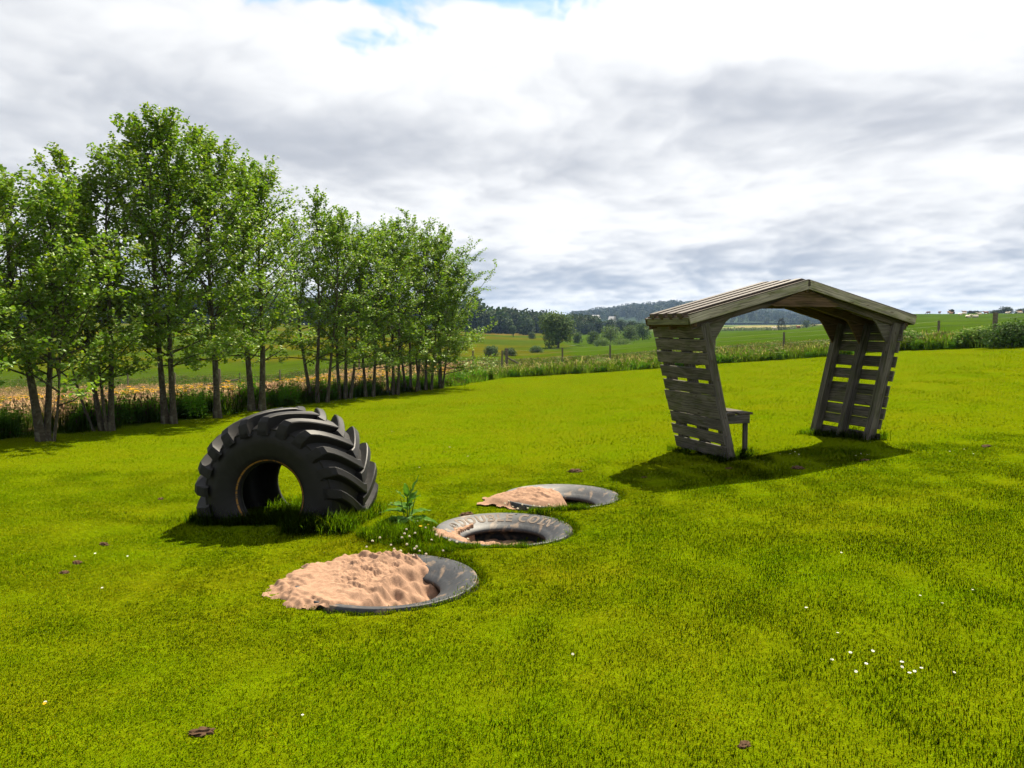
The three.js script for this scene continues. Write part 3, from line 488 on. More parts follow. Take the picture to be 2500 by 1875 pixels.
// ------------------------------------------------------------------ alder trees along the lawn's edge
const barkTex = noiseTex(256, (u, v) => { const a = tile(u, v, 6, 18, 4, 120), b = sstep(0.1, 0.4, tile(u, v, 7, 7, 3, 140)), k = 0.85 + 0.5 * a; return [lerp(0.075, 0.12, b) * k, lerp(0.064, 0.115, b) * k, lerp(0.046, 0.085, b) * k]; });
const barkMat = new THREE.MeshPhysicalMaterial({ map: barkTex, roughness: 0.95, specularIntensity: 0.2, bumpMap: barkTex, bumpScale: 0.012 });
function leaf(g, p, dir, up, L, W, c) {                                // a folded, rounded leaf blade
  const s = dir.clone().cross(up).normalize(), n = s.clone().cross(dir).normalize();
  const P = (a, b, h) => [p.x + dir.x * a * L + s.x * b * W + n.x * h * W, p.y + dir.y * a * L + s.y * b * W + n.y * h * W, p.z + dir.z * a * L + s.z * b * W + n.z * h * W];
  const v = (q, k) => g.v(q[0], q[1], q[2], n.x + s.x * k, n.y + s.y * k, n.z + s.z * k, 0, 0, c);
  const b = v(P(0, 0, 0), 0), t = v(P(1, 0, -0.06), 0), l1 = v(P(0.32, -0.46, 0.14), 0.35), l2 = v(P(0.78, -0.40, 0.10), 0.35), r1 = v(P(0.32, 0.46, 0.14), -0.35), r2 = v(P(0.78, 0.40, 0.10), -0.35);
  g.tri(b, t, l2); g.tri(b, l2, l1); g.tri(b, r2, t); g.tri(b, r1, r2);
}
function alder(px, d, label, stems, opt = {}) {
  const { spread = 1.15, seed = 1, low = 0.24, nB = 26, nT = 7, nL = 21, tint = [1, 1, 1], bare = 0, size = 1 } = opt, r = rng(seed), q = at(px, d), t = base('alder_tree', q.x, q.y, q.z);
  tag(t, label, 'tree', 'alder trees along the edge of the lawn');
  const wood = new Geo(), crown = new Geo(), rand = () => r() * 2 - 1;
  const tone = () => { const k = 0.78 + 0.5 * r(), y = r(); return [tint[0] * k * lerp(0.115, 0.215, y * y), tint[1] * k * lerp(0.225, 0.275, y), tint[2] * k * lerp(0.006, 0.010, y)]; };
  for (const [x0, z0, x1, z1, hh, rad] of stems) {
    const h = hh * 0.945;                      // foot offset, head offset, height, radius at the foot
    const N = 12, pts = [], rr = [], w1 = r() * 9, w2 = r() * 9;
    for (let k = 0; k <= N; k++) { const f = k / N, e = Math.pow(f, 0.85); pts.push(V(lerp(x0, x1, e) + 0.06 * Math.sin(w1 + f * 7) * f, -0.12 + (h + 0.12) * f, lerp(z0, z1, e) + 0.06 * Math.sin(w2 + f * 6) * f)); rr.push(rad * 0.8 * (1.0 - 0.88 * Math.pow(f, 0.8)) * (k === 0 ? 1.45 : k === 1 && h > 2 ? 1.0 : 1)); }
    const stem = new Geo().tube(pts, rr, 9); mesh('trunk', stem.build(), barkMat, t);
    const on = (f) => { const a = clamp(f, 0, 0.999) * N, k = Math.floor(a); return pts[k].clone().lerp(pts[k + 1], a - k); };
    const n = Math.round(nB * 1.35 * h / 5);
    for (let b = 0; b < n; b++) {
      const f = low - 0.05 + (1.035 - low) * Math.pow((b + r() * 0.8) / n, 0.9), a = b * 2.39996 + r() * 1.1, prof = f < 0.5 ? lerp(0.92, 1.05, (f - low) / (0.5 - low)) : lerp(1.05, 0.26, Math.pow((f - 0.5) / 0.5, 1.6));
      const L = spread * 1.36 * prof * (0.6 + 0.55 * r()), rise = lerp(0.02, 1.15, f) + 0.3 * rand(), o = on(f), p = [o], rb = [0.006 + 0.010 * prof];
      let dir = V(Math.cos(a) * Math.cos(rise), Math.sin(rise), Math.sin(a) * Math.cos(rise));
      const M = 5; for (let k = 1; k <= M; k++) { dir.add(V(rand() * 0.16, 0.05 + rand() * 0.12 - 0.10 * (k / M) * (1 - f), rand() * 0.16)).normalize(); p.push(p[k - 1].clone().addScaledVector(dir, L / M)); rb.push(rb[0] * (1 - 0.8 * k / M)); }
      wood.tube(p, rb, 4, [1, 1, 1], false);
      if (r() < bare) continue;
      const nt = Math.max(4, Math.round(nT * 1.5 * (0.45 + 0.6 * prof)));
      for (let k = 0; k < nt; k++) {
        const g = 0.22 + 0.80 * (k + r()) / nt, j = clamp(g, 0, 0.999) * M, c = p[Math.floor(j)].clone().lerp(p[Math.floor(j) + 1], j % 1), td = V(rand(), rand() * 0.7 + 0.25, rand()).normalize().addScaledVector(dir, 0.7).normalize(), TL = (0.18 + 0.24 * r()) * (0.6 + 0.5 * prof), e = c.clone().addScaledVector(td, TL);
        if (k % 2 === 0) wood.tube([c, c.clone().lerp(e, 0.55).add(V(0, 0.015, 0)), e], [0.0045, 0.003, 0.0015], 3, [1, 1, 1], false);
        const m = Math.round(nL * (0.7 + 0.6 * r()));
        for (let i = 0; i < m; i++) {
          const o2 = c.clone().lerp(e, 0.15 + 0.95 * i / m).add(V(rand() * 0.05, rand() * 0.05, rand() * 0.05)), ld = V(rand(), rand() * 0.6 - 0.05, rand()).addScaledVector(td, 0.5).normalize(), up = V(rand() * 0.7, 1, rand() * 0.7).normalize();
          leaf(crown, o2, ld, up, (0.046 + 0.030 * r()) * size, (0.040 + 0.022 * r()) * size, tone());
        }
      }
    }
  }
  mesh('branches', wood.build(), barkMat, t);
  mesh('crown', crown.build(), foliageMat, t);
  return t;
}
alder(-130, 11.2, 'leafy alder tree before the first twin-forked one, its bare twigs topping out', [[0, 0, 0.1, -0.1, 3.1, 0.09], [0.12, 0.1, 0.55, 0.1, 2.7, 0.07], [0.1, -0.1, 0.5, -0.3, 3.7, 0.03]], { seed: 101, spread: 1.1, low: 0.3, bare: 0.3 });
alder(98, 12.45, 'alder tree with a forked leaning trunk at the start of the row', [[0, 0, -0.42, 0.1, 3.75, 0.10], [0.02, -0.03, 0.12, -0.3, 3.9, 0.075], [0.16, 0.05, 0.5, 0.1, 2.6, 0.035]], { seed: 102, spread: 1.05, low: 0.30, nT: 6 });
alder(256, 14.0, 'alder tree of several spreading thin stems beside the forked one', [[-0.07, 0, -0.55, 0.05, 4.6, 0.065], [0.06, 0, 0.10, -0.1, 4.75, 0.075], [-0.16, 0.03, -0.95, 0.1, 2.9, 0.035], [0.03, 0.05, -0.25, 0.2, 4.0, 0.04], [-0.10, 0.0, -0.62, -0.3, 3.4, 0.03]], { seed: 103, spread: 1.05, low: 0.30, nB: 20, tint: [1.02, 0.97, 1] });
alder(410, 15.2, 'tallest alder tree of the row, two straight trunks side by side', [[-0.07, 0, -0.30, 0.0, 5.5, 0.085], [0.08, 0.02, 0.06, 0.05, 5.6, 0.08]], { seed: 104, spread: 1.25, low: 0.26, nB: 34 });
alder(528, 16.5, 'single-trunked alder tree next to the tallest one', [[0, 0, -0.12, 0, 5.5, 0.095]], { seed: 105, spread: 1.35, low: 0.27, nB: 46, nT: 8 });
alder(624, 18.1, 'alder tree with two parallel grey trunks behind the tractor tyre', [[-0.10, 0, -0.3, 0, 5.4, 0.10], [0.12, 0.02, 0.22, 0.1, 5.1, 0.10]], { seed: 106, spread: 1.3, low: 0.28, nB: 32 });
alder(776, 21.0, 'alder tree of three clustered stems just past the tractor tyre', [[-0.16, 0, -0.7, 0, 4.6, 0.07], [-0.03, 0.05, 0.1, 0.1, 5.3, 0.075], [0.2, -0.04, 0.6, 0, 4.5, 0.06]], { seed: 107, spread: 1.15, low: 0.27, nB: 19, nT: 6 });
alder(841, 22.3, 'alder tree of three stems, one curving outward', [[-0.14, 0, -0.3, 0, 4.7, 0.07], [0.02, 0, 0.05, 0, 5.0, 0.07], [0.12, 0, 0.6, 0.1, 4.3, 0.06]], { seed: 108, spread: 1.15, low: 0.26, nB: 20, nT: 6 });
alder(901, 23.3, 'slim twin-stemmed alder tree in the far half of the row', [[-0.1, 0, -0.28, 0, 4.4, 0.065], [0.1, 0, 0.3, 0, 4.7, 0.065]], { seed: 109, spread: 1.2, low: 0.25, nB: 24, nT: 6 });
alder(959, 24.3, 'alder tree of three close upright stems in the far half of the row', [[-0.14, 0, -0.35, 0, 4.6, 0.06], [0, 0, 0, 0, 4.9, 0.07], [0.12, 0, 0.3, 0, 4.6, 0.065]], { seed: 110, spread: 1.15, low: 0.24, nB: 20, nT: 6 });
alder(1004, 25.8, 'alder tree of three stems opening like a vase near the row end', [[-0.16, 0, -0.6, 0, 5.2, 0.06], [-0.02, 0, -0.1, 0, 5.5, 0.065], [0.15, 0, 0.5, 0, 4.8, 0.06]], { seed: 111, spread: 1.2, low: 0.22, nB: 18, nT: 6 });
alder(1040, 26.7, 'alder tree with bowed outer stems, second from the row end', [[-0.2, 0, -0.6, 0, 4.4, 0.055], [-0.02, 0, 0.05, 0, 5.3, 0.07], [0.16, 0, 0.45, 0, 4.7, 0.06]], { seed: 112, spread: 1.2, low: 0.22, nB: 19, nT: 6 });
alder(1075, 27.4, 'dark single-trunked alder tree closing the far end of the row', [[0, 0, -0.1, 0, 4.9, 0.10], [0.04, 0, 0.5, 0, 3.7, 0.05]], { seed: 113, spread: 1.6, low: 0.2, nB: 40, nT: 8 });

// ------------------------------------------------------------------ rough grass, meadow and weeds outside the lawn
function clump(n, h, spread, w, seed, col, head, headShare = 0.6, lean = 0.5) {
  const r = rng(seed), g = new Geo();
  for (let k = 0; k < n; k++) {
    const x = (r() + r() - 1) * spread, z = (r() + r() - 1) * spread, a = r() * 6.283, L = h * (0.5 + 0.6 * r()), ww = w * (0.7 + 0.6 * r()), f = a + 1.57, t = lean * (0.15 + r()), dx = Math.cos(f), dz = Math.sin(f), sx = Math.cos(a) * ww / 2, sz = Math.sin(a) * ww / 2;
    const mx = x + dx * L * 0.5 * Math.sin(t * 0.5), my = L * 0.55 * Math.cos(t * 0.5), mz = z + dz * L * 0.5 * Math.sin(t * 0.5), tx = mx + dx * L * 0.5 * Math.sin(t * 1.5), ty = my + L * 0.48 * Math.cos(t * 1.5), tz = mz + dz * L * 0.5 * Math.sin(t * 1.5);
    const q = 0.75 + 0.5 * r(), c = [col[0] * q * (0.85 + 0.3 * r()), col[1] * q, col[2] * q];
    const b0 = g.v(x - sx, -0.05, z - sz, -dx * 0.9, 0.4, -dz * 0.9, 0, 0, c), b1 = g.v(x + sx, -0.05, z + sz, -dx * 0.9, 0.4, -dz * 0.9, 0, 0, c), m0 = g.v(mx - sx, my, mz - sz, -dx * 0.9, 0.4, -dz * 0.9, 0, 0, c), m1 = g.v(mx + sx, my, mz + sz, -dx * 0.9, 0.4, -dz * 0.9, 0, 0, c), e = g.v(tx, ty, tz, -dx * 0.9, 0.4, -dz * 0.9, 0, 0, c);
    g.quad(b0, b1, m1, m0); g.tri(m0, m1, e);
    if (head && r() < headShare) { const hl = h * (0.10 + 0.10 * r()), hw = ww * 1.6, k2 = 0.7 + 0.6 * r(), hc = head.map((v) => v * k2); for (const s of [0, 1.57]) { const ux = Math.cos(a + s) * hw, uz = Math.sin(a + s) * hw, o = g.v(tx, ty - hl * 0.5, tz, -dx, 0.3, -dz, 0, 0, hc), l = g.v(tx - ux, ty + hl * 0.2, tz - uz, -dx, 0.3, -dz, 0, 0, hc), rr = g.v(tx + ux, ty + hl * 0.2, tz + uz, -dx, 0.3, -dz, 0, 0, hc), u = g.v(tx + dx * 0.02, ty + hl, tz + dz * 0.02, -dx, 0.3, -dz, 0, 0, hc); g.quad(o, rr, u, l); } }
  }
  return g.build();
}
function weed(n, h, spread, seed, col, flower) {                        // nettle-like stems with paired leaves, some topped by flower plates
  const r = rng(seed), g = new Geo();
  for (let k = 0; k < n; k++) {
    const x = (r() - 0.5) * 2 * spread, z = (r() - 0.5) * 2 * spread, H1 = h * (0.6 + 0.5 * r()), lx = (r() - 0.5) * 0.3 * H1, lz = (r() - 0.5) * 0.3 * H1, q = 0.75 + 0.5 * r(), c = col.map((v) => v * q);
    g.tube([V(x, -0.05, z), V(x + lx, H1, z + lz)], [0.006, 0.003], 3, c, false);
    for (let f = 0.15; f < 1; f += 0.11) for (let s = 0; s < 3; s++) { const a = r() * 6.283, L = h * (0.12 + 0.09 * r()) * (1.15 - 0.5 * f); leaf(g, V(x + lx * f, H1 * f, z + lz * f), V(Math.cos(a), 0.25 - 0.5 * r(), Math.sin(a)).normalize(), V(0, 1, 0.01), L, L * 0.55, c); }
    if (flower && r() < 0.55) for (let s = 0; s < 9; s++) { const a = r() * 6.283, d = r() * h * 0.10; leaf(g, V(x + lx + Math.cos(a) * d, H1 + 0.02 * r(), z + lz + Math.sin(a) * d), V(Math.cos(a), 0.1, Math.sin(a)).normalize(), V(0, 1, 0), 0.035, 0.04, flower); }
  }
  return g.build();
}
{
  const r = rng(61), G = { verge: [], vergeB: [], nettle: [], rough: [], roughB: [], parsley: [], rust: [], rustB: [], pale: [], paleB: [], yellow: [] };
  const put = (k, x, z, sc, sy = 1, j = 0.2) => { const t = 1 - j + 2 * j * r(); G[k].push([x, H(x, z), z, r() * 6.283, sc * (0.8 + 0.4 * r()), [t, t, t], sy * (0.8 + 0.4 * r())]); };
  for (let d = 7; d < 76; d += d < 40 ? 0.34 : 0.9) for (let x = -(0.72 * d + 3); x < 0.72 * d + 3; x += d < 40 ? 0.34 : 0.9) {
    const X = x + (r() - 0.5) * 0.5, Z = -d + (r() - 0.5) * 0.5, e = lawnDist(X, Z); if (e < 0.04) continue;
    const left = X < -0.3 - 0.02 * (d - 30) && !(d > 34 && X > -2), n = n2(X * 0.6, Z * 0.6), far = d > 40 ? 1.6 : 1;
    if (left) {
      if (e < 1.9 + 0.5 * n) { if (r() < 0.4) continue; put(n > 0 ? 'verge' : 'vergeB', X, Z, 1, sstep(0, 0.6, e) * 0.5 + 0.5); if (r() < 0.5 && e > 0.3) put('nettle', X, Z, 1, 0.85); }
      else if (d < 62) { put(n + n2b(X * 0.2, Z * 0.2) > 0 ? 'rust' : 'rustB', X, Z, far, 0.5 / far, 0.15); if (n2b(X * 0.35 + 9, Z * 0.2) > 0.35 && r() < 0.35) put('yellow', X, Z, 1, 0.8); }
      else if (r() < 0.6) put('paleB', X, Z, 1.6, 0.35);
    } else {
      const fenceGap = X < 8 ? 7.5 : lerp(7.5, 3.2, sstep(8, 16, X));
      if (e < fenceGap * (0.75 + 0.2 * n)) { const u = r(); put(u < 0.34 ? 'rough' : u < 0.68 ? 'roughB' : u < 0.94 ? 'nettle' : 'parsley', X, Z, 1.05, (sstep(0, 0.5, e) * 0.3 + 0.55 + 0.12 * n + (X > 15 ? 0.2 : 0)) * 0.74); }
      else if (d < 72 && r() < 0.75) put(r() < 0.3 ? 'pale' : 'paleB', X, Z, far * 0.95, 0.45 / far);
    }
  }
  const mk = (k, name, geo, label) => { if (G[k].length) tag(copies(name, geo, grassMat, G[k]), label, 'grass', null, 'stuff'); };
  mk('verge', 'verge_grass', clump(80, 0.42, 0.26, 0.009, 71, [0.15, 0.32, 0.010]), 'dark green long grass under the alder trees');
  mk('vergeB', 'verge_grass', clump(80, 0.40, 0.26, 0.010, 72, [0.17, 0.33, 0.012], [0.20, 0.15, 0.06], 0.15), 'dark green long grass with a few seed heads under the alders');
  mk('nettle', 'nettle_patch', weed(9, 0.62, 0.22, 73, [0.11, 0.26, 0.016]), 'leafy green nettles growing in the long grass');
  mk('rough', 'rough_grass', clump(80, 0.62, 0.28, 0.011, 74, [0.15, 0.30, 0.015], [0.36, 0.32, 0.12], 0.12), 'long fresh green grass along the wire fence beyond the lawn');
  mk('roughB', 'rough_grass', clump(80, 0.72, 0.28, 0.011, 75, [0.19, 0.31, 0.018], [0.34, 0.32, 0.10], 0.08), 'long green grass with pale heads along the wire fence');
  mk('parsley', 'cow_parsley', weed(7, 0.78, 0.25, 76, [0.11, 0.22, 0.02], [0.42, 0.42, 0.24]), 'white flowering cow parsley along the wire fence');
  mk('rust', 'hay_meadow', clump(46, 0.46, 0.36, 0.010, 77, [0.30, 0.25, 0.08], [0.55, 0.36, 0.22], 0.7), 'rusty pink hay meadow between the alders and the far fence');
  mk('rustB', 'hay_meadow', clump(46, 0.46, 0.36, 0.010, 78, [0.28, 0.27, 0.07], [0.55, 0.40, 0.22], 0.6), 'tawny hay meadow with green patches behind the alders');
  mk('pale', 'pasture_grass', clump(70, 0.55, 0.42, 0.014, 79, [0.12, 0.21, 0.016], [0.26, 0.25, 0.07], 0.12), 'tall pasture grass with straw coloured heads beyond the fence');
  mk('paleB', 'pasture_grass', clump(70, 0.5, 0.42, 0.014, 80, [0.10, 0.18, 0.016], [0.22, 0.22, 0.07], 0.12), 'green tall pasture grass beyond the fence');
  mk('yellow', 'meadow_buttercups', weed(9, 0.5, 0.3, 81, [0.12, 0.17, 0.02], [0.75, 0.42, 0.01]), 'yellow buttercups dotted through the hay meadow');
}

// ------------------------------------------------------------------ wire fences
const postMat = new THREE.MeshPhysicalMaterial({ map: woodTex, color: new THREE.Color().setRGB(0.85, 0.8, 0.75), roughness: 0.95, specularIntensity: 0.2 }), wireMat = new THREE.MeshStandardMaterial({ color: new THREE.Color().setRGB(0.16, 0.165, 0.165), roughness: 0.7, metalness: 0.3 });
function fence(label, posts, height, wires, stay) {
  const spots = posts.map(([px, d]) => at(px, d)), t = base('wire_fence', spots[0].x, spots[0].y, spots[0].z), o = t.position; tag(t, label, 'fence');
  spots.forEach((p, k) => { const big = posts[k][2], h = (big ? big : height) , r = big ? 0.085 : 0.05; mesh('post', new Geo().tube([V(p.x - o.x, p.y - o.y - 0.3, p.z - o.z), V(p.x - o.x + 0.03 * Math.sin(k * 5), p.y - o.y + h - 0.02, p.z - o.z), V(p.x - o.x + 0.03 * Math.sin(k * 5), p.y - o.y + h, p.z - o.z)], [r, r, r * 0.8], 8).build(), postMat, t); });
  for (const f of wires) { const g = new Geo(); for (let k = 0; k < spots.length - 1; k++) { const a = spots[k], b = spots[k + 1]; g.tube([V(a.x - o.x, a.y - o.y + f, a.z - o.z), V((a.x + b.x) / 2 - o.x, (a.y + b.y) / 2 - o.y + f - 0.015, (a.z + b.z) / 2 - o.z), V(b.x - o.x, b.y - o.y + f, b.z - o.z)], [0.003, 0.003, 0.003], 3, [1, 1, 1], false); } mesh('wire', g.build(), wireMat, t); }
  if (stay) stay(t, o, spots);
  return t;
}
fence('wire stock fence with wooden posts along the pasture beyond the timber shelter', [[1237, 46, 1.25], [1374, 45], [1490, 43.5], [1605, 42], [1743, 40.5], [1913, 38.5], [2060, 37], [2290, 34.5], [2425, 31, 1.3], [2590, 30]], 1.12, [0.35, 0.62, 0.88, 1.08], (t, o, sp) => {
  const p = sp[0];
  mesh('strut', new Geo().tube([V(p.x + 1.5 - o.x, p.y - o.y, p.z - o.z + 0.2), V(p.x - o.x, p.y - o.y + 0.75, p.z - o.z)], [0.045, 0.045], 7).build(), postMat, t);
  mesh('low_rail', new Geo().tube([V(p.x - 1.45 - o.x, p.y - o.y + 0.12, p.z - o.z + 0.5), V(p.x - o.x, p.y - o.y + 0.22, p.z - o.z + 0.2)], [0.04, 0.04], 7).build(), postMat, t);
});
fence('wire mesh fence on wooden posts behind the rusty hay meadow', [[-60, 62], [70, 62], [190, 62], [310, 62], [425, 61], [535, 60, 1.3], [585, 59], [683, 58], [770, 57], [876, 55], [971, 53], [1065, 51], [1155, 49], [1225, 47]], 1.15, [0.25, 0.4, 0.55, 0.7, 0.85, 1.0, 1.12], (t, o, sp) => {
  const p = sp[5]; mesh('strut', new Geo().tube([V(p.x - 1.3 - o.x, p.y - o.y + 0.1, p.z - o.z + 0.5), V(p.x + 1.4 - o.x, p.y - o.y + 0.55, p.z - o.z + 0.1)], [0.05, 0.05], 7).build(), postMat, t);
});

// ------------------------------------------------------------------ bushes and trees further off
function leafCrown(lobes, n, s, col, seed, gap = 0.1) {                // lobes of [x, y, z, rx, ry, rz]; leaf clumps on and inside uneven lobes
  const r = rng(seed), g = new Geo(), vol = lobes.map((l) => l[3] * l[4] + l[4] * l[5] + l[3] * l[5]), sum = vol.reduce((a, b) => a + b, 0);
  lobes.forEach((l, q) => {
    const m = Math.round(n * vol[q] / sum);
    for (let k = 0; k < m; k++) {
      const a = r() * 6.283, cz = r() * 2 - 1, sr = Math.sqrt(1 - cz * cz), D = V(Math.cos(a) * sr, cz, Math.sin(a) * sr), bump = 0.80 + 0.30 * n3(D.x * 2.2 + seed, D.y * 2.2 + q * 5, D.z * 2.2), f = bump * (0.72 + 0.30 * Math.pow(r(), 0.5));
      if (n3(D.x * 4 + 9, D.y * 4 + seed, D.z * 4) > 1 - gap * 4) continue;
      const p = V(l[0] + D.x * l[3] * f, l[1] + D.y * l[4] * f, l[2] + D.z * l[5] * f), dir = V(r() * 2 - 1, r() * 1.2 - 0.6, r() * 2 - 1).addScaledVector(D, 0.4).normalize(), up = V(r() - 0.5, 0.7, r() - 0.5).addScaledVector(D, 0.9).normalize(), k2 = 0.7 + 0.6 * r(), S = s * (0.6 + 0.7 * r());
      leaf(g, p, dir, up, S, S * 0.8, [col[0] * k2 * (0.85 + 0.3 * r()), col[1] * k2, col[2] * k2]);
    }
  });
  return g.build();
}
function bush(name, label, px, d, w, h, opt = {}) {
  const { col = [0.075, 0.135, 0.018], seed = 1, n = 1200, s = 0.05 * h + 0.1, stem = 0.25, group, category = 'bush', lobesN = 5, sink = 0 } = opt, r = rng(seed), p = at(px, d), t = base(name, p.x, p.y - sink, p.z); tag(t, label, category, group);
  const lobes = []; for (let k = 0; k < lobesN; k++) { const a = k * 2.4 + r(), rad = w * 0.25 * Math.sqrt(k / lobesN), y = h * (stem + (1 - stem) * (0.35 + 0.35 * r())); lobes.push([Math.cos(a) * rad * 1.3, y, Math.sin(a) * rad * 1.3, w * (0.26 + 0.1 * r()), (h - y) * (0.75 + 0.25 * r()) + 0.02, w * (0.26 + 0.1 * r())]); }
  lobes.push([0, h * (stem + (1 - stem) * 0.5), 0, w * 0.4, h * (1 - stem) * 0.5, w * 0.36]);
  if (stem < 0.1) lobes.push([-w * 0.25, h * 0.25, 0, w * 0.28, h * 0.28, w * 0.25], [w * 0.25, h * 0.22, 0, w * 0.28, h * 0.28, w * 0.25]);
  const g = new Geo(); g.tube([V(0, -0.4, 0), V(0.02 * w, h * 0.3, 0), V(0, h * 0.7, 0)], [h * 0.035, h * 0.026, h * 0.008], 7);
  for (let k = 0; k < 5; k++) { const a = k * 1.3 + r(); g.tube([V(0.01 * w, h * (0.22 + 0.06 * k), 0), V(Math.cos(a) * w * 0.3, h * (0.42 + 0.09 * k), Math.sin(a) * w * 0.3)], [h * 0.014, h * 0.004], 5); }
  mesh('trunk', g.build(), barkMat, t); mesh('crown', leafCrown(lobes, n, s, col, seed), farLeafMat, t);
  return t;
}
// hedge on the right of the fence
bush('hedge_bush', 'dark dense bush filling the fence corner by the thick post', 2475, 29.5, 1.9, 1.0, { seed: 201, n: 4200, s: 0.085, stem: 0.02, col: [0.06, 0.12, 0.015] });
bush('hedge_bush', 'pale green bush against the thick fence post', 2385, 31.8, 1.7, 0.8, { seed: 202, n: 3600, s: 0.085, stem: 0.02, col: [0.13, 0.22, 0.025] });
bush('hedge_bush', 'dark bush past the thick fence post at the lawn edge', 2590, 28.5, 2.2, 1.15, { seed: 203, n: 4200, s: 0.09, stem: 0.02, col: [0.06, 0.12, 0.015] });
bush('hedge_bush', 'low dark green bush at the foot of the fence beside the shelter', 2225, 35, 1.7, 0.8, { seed: 204, n: 2200, s: 0.08, stem: 0.02, col: [0.08, 0.15, 0.018] });
// valley trees and bushes
bush('ash_tree', 'large round crowned tree standing in the valley by the stream', 1362, 150, 6.6, 7.4, { seed: 211, n: 5200, s: 0.36, stem: 0.16, col: [0.085, 0.135, 0.03], category: 'tree', lobesN: 8, sink: 0.6 });
const valley = 'round bushes in the valley';
[[1449, 205, 3.4, 3.4, [0.06, 0.105, 0.025], 'dark ball shaped bush beside the stream bend, left of the broad pale bush'], [1490, 208, 6.4, 4.9, [0.09, 0.14, 0.03], 'broad pale green bush, largest of the valley bushes'], [1537, 215, 5.0, 4.7, [0.075, 0.12, 0.03], 'mid green valley bush next to the broad pale one'], [1568, 220, 5.2, 4.9, [0.055, 0.10, 0.025], 'dark round valley bush beside the shelter eave'], [1410, 230, 3.0, 3.6, [0.07, 0.12, 0.03], 'round bush tucked behind the large valley tree'], [1299, 262, 2.6, 2.3, [0.06, 0.10, 0.03], 'small bush at the edge of the wood above the sloping meadow'], [1201, 108, 2.0, 1.4, [0.065, 0.12, 0.03], 'rounded bush behind the fence at the end of the alder row'], [1245, 112, 2.0, 1.2, [0.05, 0.09, 0.02], 'dark bush just behind the corner fence post with the strut'], [1310, 128, 2.4, 1.1, [0.08, 0.14, 0.03], 'low bush in front of the large valley tree'], [1470, 170, 4.2, 1.7, [0.09, 0.15, 0.03], 'low spreading bush before the dark ball shaped one'], [1520, 182, 5.0, 1.5, [0.10, 0.16, 0.03], 'low pale bush before the mid green valley bush']].forEach(([px, d, w, h, col, label], k) =>
  bush('valley_bush', label, px, d, w, h, { seed: 220 + k, n: 1500, s: 0.045 * h + 0.1, stem: 0.04, col, group: valley }));
bush('small_tree', 'small young tree on the edge of the sloping yellow meadow', 1253, 300, 3.0, 4.4, { seed: 241, n: 900, s: 0.35, stem: 0.3, col: [0.05, 0.09, 0.03], category: 'tree' });
bush('field_tree', 'small round tree on the hedge line seen through the shelter', 1967, 430, 4.8, 4.4, { seed: 242, n: 900, s: 0.35, stem: 0.1, col: [0.05, 0.085, 0.02], category: 'tree' });
const dark = [0.026, 0.05, 0.016];
[[1462, 400, 5.5, 7], [1490, 410, 7, 7.4], [1515, 405, 7, 7], [1540, 400, 7, 6.4], [1560, 395, 6, 5.2], [1440, 395, 7, 6.0], [1425, 390, 7, 6.6], [1405, 380, 8, 8]].forEach(([px, d, w, h], k) => bush('parkland_tree', 'dark tree of the clump in front of the white farmhouse', px, d, w, h, { seed: 250 + k, n: 1100, s: 0.6, stem: 0.1, col: dark, category: 'tree', group: 'dark trees about the farmhouse' }));
[[2455, 405, 7, 3.9, 'round dark bush on the skyline of the cattle hill'], [2490, 408, 7, 3.2, 'dark bush beside the round one on the cattle hill skyline'], [2430, 410, 8, 2.4, 'low dark bush on the cattle hill skyline'], [2375, 408, 7, 1.3, 'flat low bush on the brow behind the cattle'], [2320, 404, 2.6, 2.2, 'small bush on the brow among the grazing cattle']].forEach(([px, d, w, h, label], k) => bush('skyline_bush', label, px, d, w, h, { seed: 270 + k, n: 2200, s: 0.36, stem: 0.02, col: [0.03, 0.05, 0.016] }));
// conifer in the pasture
function spruce(name, label, px, d, h, w, seed, col) {
  const r = rng(seed), p = at(px, d), t = base(name, p.x, p.y, p.z), g = new Geo(); tag(t, label, 'tree');
  mesh('trunk', new Geo().tube([V(0, -0.4, 0), V(0, h * 0.95, 0)], [h * 0.03, 0.02], 6).build(), barkMat, t);
  for (let k = 0; k < 900; k++) { const f = Math.pow(r(), 1.3), a = r() * 6.283, rad = w / 2 * (1 - f * 0.85) * (0.45 + 0.55 * r()), c = 0.7 + 0.6 * r(); leaf(g, V(Math.cos(a) * rad, h * (0.06 + 0.94 * f), Math.sin(a) * rad), V(Math.cos(a), -0.25 + 0.5 * r(), Math.sin(a)).normalize(), V(0, 1, 0.05), 0.5, 0.3, col.map((v) => v * c)); }
  mesh('crown', g.build(), farLeafMat, t);
}
spruce('pine_tree', 'dark conifer standing in the pasture seen through the shelter', 1906, 320, 4.9, 4.6, 281, [0.022, 0.03, 0.014]);
spruce('pine_tree', 'pointed conifer rising from the clump by the white farmhouse', 1502, 420, 9.5, 4.5, 282, dark);
{ // hedge line across the pasture
  const p0 = at(1770, 470), t = base('field_hedge', p0.x, p0.y, p0.z), lobes = []; tag(t, 'dark field hedge crossing behind the pasture seen through the shelter', 'hedge'); const r = rng(291);
  for (let k = 0; k < 34; k++) { const q = at(lerp(1765, 1990, k / 33), 465 + 8 * r()); lobes.push([q.x - p0.x, q.y - p0.y + 0.5, q.z - p0.z, 1.6, 0.8 + 1.1 * r(), 1.2]); }
  mesh('foliage', leafCrown(lobes, 2600, 0.5, [0.05, 0.06, 0.02], 292), farLeafMat, t);
}

